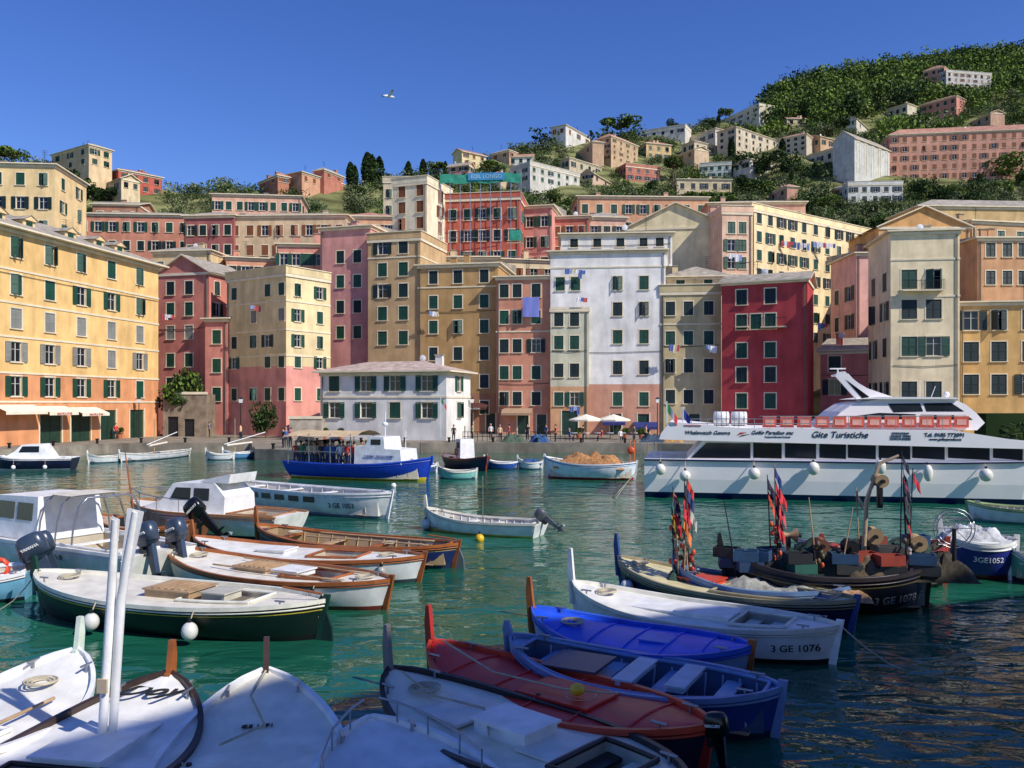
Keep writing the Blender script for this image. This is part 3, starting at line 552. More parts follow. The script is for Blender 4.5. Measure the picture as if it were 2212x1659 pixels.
        for i in S(3): a=i*2.094; m.face([(-.38,0,-.82),(-.42,.14*math.cos(a-.4),-.82+.14*math.sin(a-.4)),(-.36,.14*math.cos(a+.4),-.82+.14*math.sin(a+.4))],STEEL)
        m.obj('propeller',g)
    def rudder(s,mat):
        m=MB(); x=s.x(0,.3); m.prof([(x-.05,s.hs+.1),(x-.3,.3),(x-.35,-.3),(x-.08,-.3),(x-.0,s.hs)],-.03,.03,mat); m.tube([(x-.05,0,s.hs+.12),(x+.9,0,s.hs+.2)],.025,WOOD,6); m.obj('rudder',s.r)
G='wooden boats moored in the harbour'
YM=mk('motor_grey',(54,68,88),.3,.1,2)
b=Boat('dark green wooden boat with yellow lines and white deck',(80,1232),(706,1296),hull=(12,34,30),line=(210,190,70),boot=(24,22,24),rail=paint((230,228,212)),deck=(232,226,208),hm=.7,hb=.95,hs=.85,B=2.5,post=.35,postm=paint((16,60,44)),op=(.2,.42,.5),grp=G,band=(12,38,32))
b.fender(.62,1,.17,.3);b.fender(.3,1,.17,.3);b.hatch(.47,1.2,.9,.18,WOODL,True);b.coil(.88);b.rudder(paint((16,44,36)));b.hatch(.33,.6,.6,.15,paint((190,186,170)));b.line(1,1.5,.5)
b=Boat('white wooden boat with varnished rail and raised hatch',(366,1180),(846,1252),hull=(234,234,232),boot=(120,50,40),deck=(236,230,214),op=(.2,.4,.5),grp=G,B=2.4,post=.35); b.hatch(.55,1.1,.8,.12,WOODL,True);b.hatch(.4,.8,.7,.12,WHITE);b.fender(.2,1,.13,.35);b.coil(.1);b.coil(.85);b.oars(.5)
b=Boat('white and blue boat with long white deck',(418,1158),(918,1200),hull=(228,230,232),band=(90,130,170),boot=(60,70,80),deck=(234,232,222),grp=G,B=2.3,style='deck',op=(.25,.45,.5),post=.5);b.coil(.15);b.fender(.12,1,.12,.4,paint((170,170,165)));b.hatch(.62,.9,.7,.1,WHITE)
b=Boat('navy blue wooden boat with varnished plank interior',(556,1132),(992,1174),hull=(26,44,96),band=(26,30,60),line=(214,190,120),boot=(40,60,90),deck=(190,160,120),inn=(160,138,106),grp=G,B=2.4,style='open',post=.6);b.oars();b.coil(.8);b.coil(.3,.3);b.rudder(STEEL)
b=Boat('small white open boat with outboard motor',(922,1096),(1172,1128),hull=(236,236,234),line=(120,110,90),boot=(200,190,90),rail=paint((220,215,200)),deck=(230,230,224),inn=(206,206,200),style='open',grp=G,B=1.7,transom=True,hm=.5,hb=.85,hs=.55,post=.5);b.motor('',0,.75,1.0,mat=paint((90,94,100)));b.fender(1,1,.2,.2)
m=MB();m.tube([(0,0,.2),(0,0,2.2)],.02,STEEL,5);m.obj('pole',b.r)
b=Boat('long white passenger launch with dark side openings',(492,1036),(848,1064),hull=(236,236,234),boot=(150,170,190),rail=WHITE,deck=(230,230,224),inn=(214,212,204),style='open',grp=G,B=2.6,hm=1.0,hb=1.15,hs=1.15,post=0,name='launch_boat');b.num('3 GE 1053',.2,1,.3)
for i in S(7):
    q=.86-i*.085; m=MB(); x=(q-.5)*b.L; m.face([(x-.32,b.hy(q-.03,.75)+.02,.6),(x+.32,b.hy(q+.03,.75)+.02,.6),(x+.32,b.hy(q+.03,.75)+.03,.85),(x-.32,b.hy(q-.03,.75)+.03,.85)],BLACKR); m.obj('side_opening',b.r)
# right group
b=Boat('navy boat with cream deck and blue gunwale',(1336,1202),(1852,1296),hull=(22,28,66),line=(180,160,100),boot=(30,30,40),rail=paint((160,150,120)),deck=(220,208,160),inn=(70,104,150),grp=G,op=(.08,.5,.7),B=2.3,post=.6,postm=paint((40,70,130)),band=(24,32,74));b.num('3 GE 1077',.14,1,.18,WHITE);b.fender(.88,1,.16,.4,WHITE);b.hatch(.6,.9,.7,.12,paint((200,70,46)));b.coil(.9)
b=Boat('white wooden boat with plain white deck',(1238,1256),(1814,1352),hull=(230,232,236),line=(26,26,30),band=(230,232,236),boot=(30,30,36),rail=paint((222,220,208)),deck=(234,232,224),inn=(160,156,146),grp=G,op=(.16,.34,.6),B=2.2,post=.75,postm=WHITE);b.num('3 GE 1076',.12,1,.19);b.coil(.86);b.hatch(.45,1.1,.8,.1,WHITE);b.line(0,-2,-.8);b.hatch(.65,1.6,.7,.03,WHITE)
b=Boat('pale blue boat with bright blue painted deck',(1150,1312),(1624,1396),hull=(130,160,206),band=(36,80,184),boot=(40,60,110),rail=paint((40,90,206)),deck=(30,84,226),grp=G,style='flush',B=2.1,post=.6,postm=WOOD);b.hatch(.4,.5,.4,.05,paint((60,110,220)));b.coil(.8)
b=Boat('blue open boat with thwarts and blue painted interior',(1102,1372),(1690,1486),hull=(30,60,140),band=(60,96,164),boot=(30,40,70),rail=paint((110,140,190)),deck=(150,174,206),inn=(60,84,124),grp=G,style='open',B=2.1,post=.25);b.hatch(.72,.9,.9,.02,paint((90,80,100)));b.hatch(.5,.25,1.2,.08,paint((170,190,214)));b.hatch(.32,.25,1.1,.08,paint((170,190,214)))
b=Boat('deep red wooden boat with orange rail',(932,1384),(1534,1566),hull=(40,30,60),band=(190,50,40),boot=(30,30,40),rail=paint((216,78,52)),deck=(222,52,42),inn=(130,32,30),grp=G,style='flush',B=2.1,post=.6,postm=paint((170,44,36)));b.motor('MERCURY',0,.55,.2,dz=-.25);b.coil(.4);b.rope([(b.x(.95,.8),0,1),(b.x(.7,.6),.2,.78),(b.x(.45,.6),.1,.76),(b.x(.3,.6),-.2,.78)]);b.hatch(.45,1.2,.8,.07,paint((222,52,42)))
m=MB();m.ball((b.x(.4,.6),.1,b.zg(.4)+.18),(.11,.11,.09),paint((220,180,40)));m.obj('float',b.r)
b=Boat('cream wooden boat with black rubbing strake',(842,1442),(1484,1690),hull=(30,28,30),band=(200,170,70),boot=(30,30,40),rail=paint((44,36,34)),deck=(238,230,206),inn=(200,194,176),grp=G,op=(.12,.3,.6),B=2.2,post=.65,postm=paint((120,120,120)));b.hatch(.5,.9,.65,.2,WHITE);b.hatch(.72,1.0,.9,.03,paint((226,222,212)));b.hatch(.37,.5,.8,.03,paint((226,222,212)));b.rope([(b.x(.95,.8),0,.95),(b.x(.8,.6),.1,.8),(b.x(.65,.6),-.2,.72),(b.x(.5,.6),.5,.75)]);b.coil(.85);b.fender(.62,-1,.12,.5,paint((120,90,50)))
b=Boat('white boat with cream canvas deck and stem post',(575,1445),(480,1850),hull=(236,238,240),boot=(60,60,70),rail=WHITE,deck=(238,232,214),inn=(190,190,186),grp=G,op=(.05,.3,.6),B=2.3,post=.45,postm=paint((70,50,45)),hb=1.1);b.rope([(b.x(.98,1),0,1.1),(b.x(.85,.8),.15,.95),(b.x(.7,.7),-.1,.78),(b.x(.6,.6),.4,.74)]);b.fender(.55,-1,.14,.4);b.fender(.5,1,.14,.4)
text('GE 1171',.12,DARK,'registration_number',b.r,loc=(b.x(.72,.7),0,b.zg(.72)+.03),rot=(0,0,math.pi/2*-1+0))
b=Boat('white boat with black rubber fenders and wooden post',(366,1452),(-130,1800),hull=(236,236,236),band=(40,34,34),boot=(30,30,36),rail=paint((60,46,40)),deck=(236,234,228),inn=(196,196,192),grp=G,op=(.15,.45,.6),B=2.5,post=.45,postm=WOOD,hb=1.1)
BH=b.r.rotation_euler.z
def lv(wx,wy): return Vector((wx*math.cos(BH)+wy*math.sin(BH),-wx*math.sin(BH)+wy*math.cos(BH),0))
p_=Vector((b.x(.86,.9),.05,b.zg(.86)+.1)); text('Doy',.52,DARK,'boat_name',b.r,loc=tuple(p_),rot=(0,0,-BH),shear=.5,off=.0)
b.fender(.72,-1,.14,.4,BLACKR);b.fender(.55,-1,.14,.4,BLACKR);b.hatch(.6,1.2,.9,.12,WHITE)
P0=Vector((b.x(.64,.7),0,.75))
for wx,h,w0 in((.12,2.75,0),(.38,2.85,1)):
    m=MB(); tp=P0+lv(wx*.5,0)+Vector((0,0,h*.6)); e=P0+lv(wx,0)+Vector((0,0,h)); s0=P0+lv(w0*.1-.05,.08*w0)
    m.tube([s0,tp,e],[.055,.06,.045],WHITE,8); u=lv(.1 if w0 else .05,0); bl=lv(0,.02)
    for sg in(-1,1):
        k=bl*sg; f=[tp-u*.4+k,tp+u*.4+k,e+u+k,e-u+k+Vector((0,0,.05))]; m.face(f if sg<0 else f[::-1],WHITE)
    m.face([tp+u*.4-bl,tp+u*.4+bl,e+u+bl,e+u-bl],WHITE); m.face([tp-u*.4+bl,tp-u*.4-bl,e-u-bl,e-u+bl],WHITE); m.obj('oar',b.r)
m=MB();m.box(P0.x-.09,P0.x-.06,-.07,.07,1.3,1.48,mk('tan',(200,180,150)));m.obj('name_plate',b.r)
b=Boat('white boat with varnished post painted red and green',(166,1402),(-330,1660),hull=(236,236,236),boot=(30,30,36),rail=WHITE,deck=(236,234,226),inn=(196,196,192),grp=G,op=(.15,.45,.6),B=2.3,post=.5,postm=paint((214,226,210)),hb=1.1);b.coil(.8);b.oars(.5)
b=Boat('white fibreglass motorboat with steel bow rail',(800,1548),(1010,1850),hull=(236,238,240),boot=(60,60,70),rail=WHITE,deck=(234,234,232),inn=(200,200,200),style='deck',transom=True,grp=G,op=(.1,.6,.7),B=2.2,post=0,hb=.9,name='motorboat')
m=MB()
for sg in(-1,1):
    pts=[(b.x(q,.8),sg*b.bw(q)*.85,b.zg(q)+.26) for q in(.55,.7,.85,.95,.99)]; m.tube(pts,.016,STEEL,6)
    for p in pts[:4]: m.tube([(p[0],p[1],p[2]-.26),p],.012,STEEL,5)
m.obj('bow_rail',b.r)
# fishing gear
TAN=mk('tan_drum',(160,136,102),.6,.2,3)
def drum(par,x,y,z,r=.35,ax='y',mat=None,w_=.22):
    m=MB(); mt=mat or TAN; v=Vector((0,1,0)) if ax=='y' else Vector((1,0,0)); p=Vector((x,y,z))
    m.tube([p-v*w_,p-v*w_*.85,p-v*.06,p+v*.06,p+v*w_*.85,p+v*w_],[r,r*.95,r*.35,r*.35,r*.95,r],mt,18); m.tube([p-v*(w_+.1),p+v*(w_+.1)],.05,DARK,8); m.box(x-.06,x+.06,y-.06,y+.06,z-r-.5,z-.04,DARK); m.obj('winch_drum',par)
def crate(par,x,y,z,c,a=0):
    m=MB(); mt=mk('plastic_crate',c,.6,.2,4,coord='O'); M=Matrix.Translation((x,y,z))@Matrix.Rotation(a,4,'Z')
    m.box(-.3,.3,-.2,.2,0,.03,mt,M)
    for x0,x1,y0,y1 in((-.3,.3,-.2,-.17),(-.3,.3,.17,.2),(-.3,-.27,-.168,.168),(.27,.3,-.168,.168)): m.box(x0,x1,y0,y1,.032,.24,mt,M)
    m.obj('crate',par)
def nets(par,x,y,z,lx,ly,h,c,nm='net_heap'):
    m=MB(); rr=random.Random(int(x*10+lx)); mt=mk('fishing_net',c,.95,.5,6,.9,'O'); ph=[rr.uniform(0,6) for _ in S(6)]
    rows=[]
    for i in S(19):
        u=-1+i/9; rows.append([(x+u*lx,y+(v_:=-1+j/7)*ly,z+h*max(0,(1-u**4)*(1-v_**4))*(.7+.25*math.sin(u*7+ph[0])*math.cos(v_*4+ph[1])+.12*math.sin(u*17+v_*9+ph[2])+.1*rr.uniform(-1,1))) for j in S(15)])
    m.grid(rows,mt); m.obj(nm,par)
def flagpole(par,x,y,z,h,cs,lean=0):
    m=MB(); m.tube([(x,y,z),(x+lean,y,z+h)],[.022,.012],WOODL if int(h*10)%2 else DARK,6); m.obj('marker_pole',par)
    for i,c in enumerate(cs):
        m=MB(); zz=z+h-.08-.3*i; xx=x+lean*(zz-z)/h; mt=mk('flag_cloth',c,.8,.2,4,coord='O'); m.grid([[(xx-u*.034,y+.05*math.sin(u*1.9+i)+.03*v,zz-v*.085-u*(.07+.03*(i%3))) for v in S(4)] for u in S(6)],mt); m.obj('flag',par)
def floats(par,x,y,z,n,cs):
    m=MB(); rr=random.Random(n)
    for i in S(n): m.ball((x+rr.uniform(-.1,.1),y+rr.uniform(-.1,.1),z+i*.1),(.055,.055,.075),mk('net_float',rr.choice(cs),.5,.1,4),8,6)
    m.obj('net_floats',par)
DK=(34,36,60);RD=(200,50,60)
fb=Boat('dark fishing boat loaded with winches nets and flags',(1560,1186),(2010,1214),hull=(16,18,30),band=(22,26,44),line=(120,110,70),boot=(24,22,24),rail=paint((50,44,46)),deck=(80,84,90),inn=(50,54,60),style='open',hm=.9,hb=1.3,hs=1.1,B=3,post=.4,name='fishing_boat',cat='fishing boat',postm=DARK)
fb.num('3 GE 1078 P',.2,1,.26,mk('faded_lettering',(140,142,150)),.4); z=.75
for i,(x,y) in enumerate(((-2.2,.6),(-1.4,.8),(-.4,.7),(.7,.8),(1.6,.6),(-1.8,-.5),(.2,-.4),(2.3,.2),(-.9,.5),(1.2,.1),(-.1,.3),(1.9,.7))): crate(fb.r,x,y,z+.15,R.choice([(40,66,100),(34,36,42),(60,62,60),(34,90,80),(80,66,50)]),R.uniform(-.4,.4)); crate(fb.r,x+.1,y,z+.4,R.choice([(34,36,42),(90,90,86),(44,78,110),(150,60,44)]),R.uniform(-.4,.4))
nets(fb.r,.3,.1,z,1.3,.7,.8,(40,66,58));nets(fb.r,-2.6,0,z,.8,.8,.7,(74,68,54));nets(fb.r,-1,.6,z,.7,.4,.6,(120,104,82));drum(fb.r,-1.2,-.2,1.7,.2);drum(fb.r,-2.1,.2,1.6,.2);drum(fb.r,.9,.1,1.7,.18,'x');drum(fb.r,-.5,.4,1.5,.18,'y',DARK);drum(fb.r,.2,.5,1.55,.16,'y',mk('rust',(110,70,50)))
m=MB();m.tube([(-.9,0,.8),(-1.0,0,2.6),(-1.3,0,3.5),(-1.75,0,3.7)],[.06,.055,.05,.035],paint((190,170,140)),8);m.obj('crane_post',fb.r);drum(fb.r,-1.25,.2,3.1,.16)
m=MB()
for rr_ in(.48,.4): m.tube([(-3.0+rr_*math.cos(a*.2618),.1,1.95+rr_*math.sin(a*.2618)) for a in S(25)],.014,STEEL,6,False)
for a in S(8): m.tube([(-3.0,.1,1.95),(-3.0+.48*math.cos(a*.785),.1,1.95+.48*math.sin(a*.785))],.01,STEEL,5)
m.tube([(-3.0,.1,.8),(-3.0,.1,1.95)],.05,DARK,6);m.obj('net_hauler_wheel',fb.r)
for x,y,h,cs,l in((-1.9,-.4,3.0,[DK,DK,(70,70,80)],-.05),(1.2,.3,2.7,[(30,50,120),RD,RD,DK,RD],.06),(1.25,.5,2.2,[RD,(210,80,90),RD],-.08),(-1.8,.5,2.4,[DK,(60,60,70),RD],.1),(.3,.6,1.9,[],.2),(-.2,.7,1.7,[],-.3),(2.2,.5,1.8,[],.3),(1.3,.1,2.4,[DK,(220,90,60)],.1),(-1.95,.1,2.6,[RD],-.1)): flagpole(fb.r,x,y,.8,h,cs,l)
floats(fb.r,1.25,.4,.9,12,[(60,50,50),(220,90,50),(200,60,50)]);floats(fb.r,-1.8,.6,.9,10,[(90,80,60),(200,190,170)]);floats(fb.r,.3,.75,1.0,7,[(90,80,60),(210,90,50)])
m=MB();m.box(-.1,.5,-.9,-.5,.8,1.4,paint((150,150,146)));m.box(-.15,.55,-.95,-.45,1.402,1.45,paint((120,130,140)));m.obj('engine_box',fb.r)
b=Boat('small blue fishing boat with floats and flag bundle',(1462,1222),(1850,1262),hull=(30,60,130),band=(130,160,200),boot=(24,26,40),rail=paint((100,130,170)),deck=(200,206,210),inn=(120,140,150),style='open',grp=G,B=2,post=.3,name='fishing_boat');nets(b.r,-.2,0,.45,1.5,.6,.4,(180,180,170))
for k,(x,cs,h) in enumerate(((1.95,[(200,60,40),DK,(30,60,50)],2.7),(2.05,[(190,90,60),(200,200,190)],2.4),(1.9,[DK,(180,40,60)],2.6),(2.12,[(40,100,100),(180,150,60)],2.2),(1.82,[(180,180,170)],2.0),(2.0,[DK,RD],2.3),(1.88,[(40,60,110)],2.5),(1.75,[RD,(220,120,60)],2.1))): flagpole(b.r,x,.08*k-.2,.5,h,cs,R.uniform(-.16,.16))
for k in S(5): floats(b.r,1.72+.11*k,.2-.08*k,.55,10+k*2,[(60,50,50),(210,90,50),(180,60,50),(170,170,160),(80,70,60)])
nets(b.r,-1.6,0,.45,.8,.6,.35,(200,160,120));nets(b.r,1.9,0,.45,.5,.5,.5,(60,90,80))
b=Boat('royal blue fishing boat with white tarpaulin heap',(2036,1150),(2196,1164),hull=(34,46,130),band=(210,214,218),boot=(90,30,36),rail=paint((230,230,224)),deck=(220,222,220),inn=(180,190,190),grp=G,B=2,post=.5,style='deck',name='fishing_boat',hm=1.0,hb=1.2,hs=1.1);b.num('3GE1052',.47,1,.21,WHITE,.6);nets(b.r,.2,0,1,.9,.6,.5,(224,226,228),'tarpaulin_heap')
b=Boat('dark fishing boat with red stern number panel',(1780,1176),(2046,1168),hull=(20,22,34),band=(150,40,34),boot=(24,22,24),rail=paint((150,56,44)),deck=(110,110,110),inn=(80,80,80),grp=G,B=2,style='open',name='fishing_boat',hm=.9,hb=1.1,hs=1.2,post=.3);nets(b.r,0,0,.7,1.4,.6,.6,(50,76,68));nets(b.r,-1.2,0,.7,.5,.5,.5,(100,94,80));b.num('59',.06,1,.26,WHITE,.75)
crate(b.r,-.6,.5,1.2,(40,80,120));crate(b.r,.5,.4,1.15,(120,60,44),.4)
for x,h,cs in((.8,1.9,[DK]),(-.5,2.2,[RD,DK])): flagpole(b.r,x,.2,.8,h,cs,.1)
b=Boat('light green dinghy with white interior',(2180,1180),(2320,1200),hull=(120,190,160),rail=WHITE,deck=(220,220,214),style='open',grp=G,B=1.7,post=0,hm=.5)
b=Boat('white dinghy alongside the large ferry',(2088,1082),(2330,1096),hull=(222,226,226),boot=(90,160,150),rail=paint((150,170,120)),deck=(220,220,214),style='open',grp=G,B=1.7,post=0,hm=.6,hb=.8)
# far small boats
far=[('white dinghy on a mooring',(190,980),(262,982),(230,230,228),1.5),('white sailing dinghy with lowered boom',(258,978),(412,970),(234,234,234),2.2),('white and blue small sailboat',(482,972),(550,974),(90,150,200),1.6),('small white boat at the quay steps',(446,974),(506,978),(224,226,226),1.4),('teal and white dinghy',(948,1008),(1030,1014),(130,200,190),1.6),('small blue boat moored at tour boat',(740,1004),(832,1008),(40,76,150),1.8),('blue fishing skiff with motor',(872,998),(944,1002),(60,90,140),1.6),('blue rowing boat by the quay',(1048,990),(1120,996),(40,86,170),1.7),('white dinghy by the quay wall',(1120,990),(1172,996),(220,224,224),1.4),('old dark skiff by the jetty',(548,968),(632,972),(150,140,120),1.3)]
for lb,a,c,col,Bm in far:
    b=Boat(lb,a,c,hull=col,boot=(60,80,110),rail=paint((220,218,206)) if col[0]>100 else WHITE,deck=(216,214,206),inn=(150,150,146),style='open',B=Bm,hm=.5,hb=.8,hs=.6,post=.3,grp='small boats along the far quay',name='rowing_boat')
    if 'sail' in lb:
        m=MB();m.tube([(.4,0,.4),(.4,0,3.6)],[.05,.03],WOODL,6);m.obj('mast',b.r);m=MB();m.tube([(1.4,0,1.3),(-2.4,.3,2.3)],.04,WHITE,6);m.tube([(1.2,.1,1.2),(-1.2,.1,1.4)],[.1,.08],paint((230,220,200)),8);m.obj('boom',b.r)
    elif R.random()<.5: nets(b.r,0,0,.4,.9,.4,.4,R.choice([(60,100,160),(180,180,170),(40,60,50)]))
b=Boat('white and blue striped fishing boat piled with brown nets',(1178,986),(1376,998),hull=(224,234,240),band=(90,150,200),line=(230,230,230),boot=(160,50,50),rail=paint((230,232,230)),deck=(206,206,200),style='open',B=2.8,hm=1.0,hb=1.4,hs=1.15,post=.2,name='fishing_boat',cat='fishing boat');nets(b.r,0,0,.7,2.4,1,1.1,(200,144,92))
m=MB()
for x in(-2.9,-2.6): m.tube([(x,0,.8),(x,0,2.6)],.04,paint((230,120,60)),6)
m.ball((-2.7,.2,1.9),(.25,.1,.25),paint((220,90,50)));m.obj('mast_with_lights',b.r)
# motor cruisers
def cabin(par,poly,hw,mat,win=(),ins=.12,nm='cabin'):
    m=MB(); m.prof(poly,-hw,hw,mat,ins); m.obj(nm,par); zt=max(p[1] for p in poly); zb=min(p[1] for p in poly)
    for wpoly in win:
        for sg in(-1,1):
            m=MB(); f=[(p[0],sg*(hw-ins*(p[1]-zb)/(zt-zb)+.012),p[1]) for p in wpoly]; m.face(f if sg<0 else f[::-1],BLACKR); m.obj('window',par)
b=Boat('white cabin cruiser with low cabin',(286,1078),(632,1112),hull=(234,232,224),line=(120,90,60),boot=(60,60,60),rail=paint((160,110,70)),deck=(234,230,218),transom=True,B=2.8,hm=.9,hb=1.15,hs=.85,post=0,name='cabin_cruiser',cat='motorboat',op=(.05,.3,.7))
cabin(b.r,[(-1.4,.8),(2.6,.95),(1.5,1.3),(1.0,1.95),(-.9,2.0),(-1.4,1.5)],.95,WHITE,[[(.15,1.35),(1.1,1.35),(.85,1.8),(.15,1.8)],[(-.7,1.35),(0,1.35),(0,1.8),(-.7,1.8)]])
m=MB();m.prof([(-1.5,2.0),(-.2,2.02),(-.4,2.12),(-1.6,2.35)],-.8,.8,WHITE);m.obj('cabin_roof_spoiler',b.r);b.num('23L',.35,1,.2)
m=MB()
for sg in(-1,1):
    pts=[(b.x(q,1),sg*b.bw(q)*.9,b.zg(q)+.5) for q in(.55,.7,.85,.98)]; m.tube(pts,.02,STEEL,5)
    for p in pts: m.tube([(p[0],p[1],p[2]-.5),p],.015,STEEL,5)
m.obj('bow_rail',b.r)
b=Boat('white motor cruiser with canvas arch and twin outboards',(-80,1110),(350,1190),hull=(234,234,228),boot=(60,70,80),rail=WHITE,deck=(230,228,218),transom=True,B=2.8,hm=1.05,hb=1.3,hs=1.0,post=0,name='cabin_cruiser',cat='motorboat',op=(.05,.4,.75));b.num('PACCIUGA III',.3,1,.2,zf=.75,name='boat_name')
cabin(b.r,[(-1.0,1.0),(2.8,1.1),(1.8,1.7),(1.2,2.25),(-.9,2.3)],1.05,WHITE,[[(-.7,1.6),(.1,1.6),(.1,2.1),(-.7,2.1)],[(.25,1.6),(1.5,1.6),(1.1,2.1),(.25,2.1)]])
m=MB()
for x in(-1.2,-2.0,-2.8): 
    pts=[(x,1.1*math.cos(a*math.pi/10),1.1+1.25*min(1,math.sin(a*math.pi/10)*1.4)) for a in S(11)]; m.tube(pts,.03,STEEL,6)
m.obj('canopy_frame',b.r)
m=MB(); m.grid([[(x,1.12*math.cos(a*math.pi/12),1.12+1.27*min(1,math.sin(a*math.pi/12)*1.4)) for a in S(3,10)] for x in(-1.0,-1.5,-2.0,-2.3)],mk('canvas',(216,208,190),.9,.2,3,coord='O'));m.obj('canopy',b.r);b.motor('YAMAHA',.4,1.1,.35,mat=YM);b.motor('YAMAHA',-.5,1.1,.35,mat=YM)
b=Boat('white boat with twin grey outboards beside red lifebuoy',(-160,1215),(78,1222),hull=(120,180,210),band=(232,232,230),rail=WHITE,deck=(226,226,222),transom=True,B=2.3,post=0,name='motorboat',op=(.05,.5,.7));b.motor('YAMAHA',.35,1.2,.45,mat=YM);b.motor('YAMAHA',-.35,1.1,.45,mat=YM)
m=MB();m.tube([(-.6+.22*math.cos(a*.524),.7,.85+.22*math.sin(a*.524)) for a in S(13)],.06,paint((226,80,50)),8,False);m.obj('lifebuoy',b.r)
b=Boat('varnished brown motorboat with black outboard',(214,1112),(430,1128),hull=(120,80,60),band=(220,214,200),rail=WOOD,deck=(190,160,130),transom=True,B=2.2,post=0,name='motorboat',op=(.05,.55,.75),inn=(60,60,64));b.motor('MERCURY',0,1.2,.8)
m=MB();m.tube([(.5,0,.6),(.9,0,3.2)],[.04,.02],WOOD,6);m.obj('mast',b.r);nets(b.r,.3,0,.6,.8,.6,.6,(36,36,42),'canvas_cover')
b=Boat('small navy blue cabin cruiser with white top',(-10,984),(164,988),hull=(20,28,60),boot=(200,200,200),rail=WHITE,deck=(232,232,226),transom=True,B=2.6,hm=.9,hb=1.1,hs=.9,post=0,name='cabin_cruiser',cat='motorboat')
cabin(b.r,[(-1.4,.85),(2.0,.95),(1.2,1.4),(.7,1.9),(-.7,1.95)],.9,WHITE,[[(-.5,1.35),(.9,1.35),(.65,1.8),(-.5,1.8)]]);b.fender(.3,1,.15,.3,WHITE);b.fender(.7,1,.15,.3,WHITE)
# tug
b=Boat('small dark workboat with white wheelhouse',(1052,986),(962,980),hull=(30,40,70),boot=(60,60,80),rail=paint((150,60,50)),deck=(120,120,120),B=2.4,hm=.7,hb=1.1,hs=.8,post=.2,name='workboat',cat='workboat')
cabin(b.r,[(-.5,.7),(.6,.7),(.5,2.2),(-.45,2.2)],.6,WHITE,[[(-.3,1.5),(.38,1.5),(.35,1.95),(-.3,1.95)]],0.05);m=MB();m.tube([(0,0,2.2),(0,0,3.2)],.04,DARK,6);m.obj('mast',b.r);m=MB();m.tube([(-.1+.25*math.cos(a*.524),-.68,1.2+.25*math.sin(a*.524)) for a in S(13)],.06,paint((220,120,50)),6,False);m.obj('lifebuoy',b.r)
# ---------- people
def personmesh(pose):
    sit=pose=='sit'; hz=.5 if sit else .93
    V=[(0,0,hz),(0,.0,hz+.25),(0,0,hz+.47),(0,-.01,hz+.58),(0,-.02,hz+.69),(0,-.02,hz+.8)];Rr=[(.15,.11),(.14,.1),(.16,.1),(.055,.055),(.09,.1),(.08,.09)];E=[(0,1),(1,2),(2,3),(3,4),(4,5)]
    def add(p,r,q): V.append(p);Rr.append(r);E.append((q,len(V)-1));return len(V)-1
    for sg in(-1,1):
        i=add((sg*.19,0,hz+.46),(.06,.06),2);i=add((sg*.24,.03,hz+.2),(.045,.045),i);i=add((sg*.22,-.12,hz+.0),(.035,.035),i);i=add((sg*.2,-.18,hz-.05),(.04,.025),i)
        if sit: i=add((sg*.1,-.05,hz),(.09,.09),0);i=add((sg*.12,-.42,hz+.02),(.065,.065),i);i=add((sg*.12,-.42,.08),(.045,.045),i);i=add((sg*.12,-.56,.03),(.04,.035),i)
        else:
            k=.16*sg if pose=='walk' else 0; i=add((sg*.09,0,hz-.06),(.09,.09),0);i=add((sg*.1,-.03-k,.5),(.065,.065),i);i=add((sg*.1,k,.08),(.045,.045),i);i=add((sg*.1,k-.14,.03),(.04,.035),i)
    me=bpy.data.meshes.new('p'); me.from_pydata(V,E,[]); o=bpy.data.objects.new('p',me); COL.objects.link(o); o.modifiers.new('s','SKIN')
    for i,r in enumerate(Rr): me.skin_vertices[0].data[i].radius=r
    me.skin_vertices[0].data[0].use_root=True
    sb=o.modifiers.new('b','SUBSURF'); sb.levels=1; sb.render_levels=1; dg=bpy.context.evaluated_depsgraph_get(); out=bpy.data.meshes.new_from_object(o.evaluated_get(dg)); bpy.data.objects.remove(o)
    return out,hz
SKIN=mk('skin',(206,150,120),.6,.05,3)
PB={p:personmesh(p) for p in('stand','walk','sit')}; PV={}
def person(loc,rz,pose,shirt,trous,label,grp):
    k=(pose,shirt,trous)
    if k not in PV:
        src,hz=PB[pose]; me=src.copy(); me.materials.clear()
        for m in(SKIN,mk('shirt',shirt,.8,.1,4),mk('trousers',trous,.8,.1,4)): me.materials.append(m)
        for p in me.polygons:
            c=p.center; p.use_smooth=True; p.material_index=0 if c.z>hz+.52 or (abs(c.x)>.17 and c.z<hz+.25 and c.z>hz-.2 and c.y>-.3 and not(pose=='sit' and c.z<hz-.06)) else (1 if c.z>hz+.03 else 2)
        PV[k]=me
    o=put('person',PV[k],None,loc,(0,0,rz),label=label,cat='person',group=grp); hz=PB[pose][1]
    m=MB();m.ball((0,.015,hz+.77),(.1,.115,.1),mk('hair',R.choice([(50,36,28),(90,66,44),(30,26,24),(150,140,130)]),.8,.2,4),10,7);m.obj('hair',o)
CS=[((210,60,60),'red'),((232,232,230),'white'),((60,96,160),'blue'),((40,44,56),'dark'),((220,190,150),'beige'),((90,130,90),'green')]
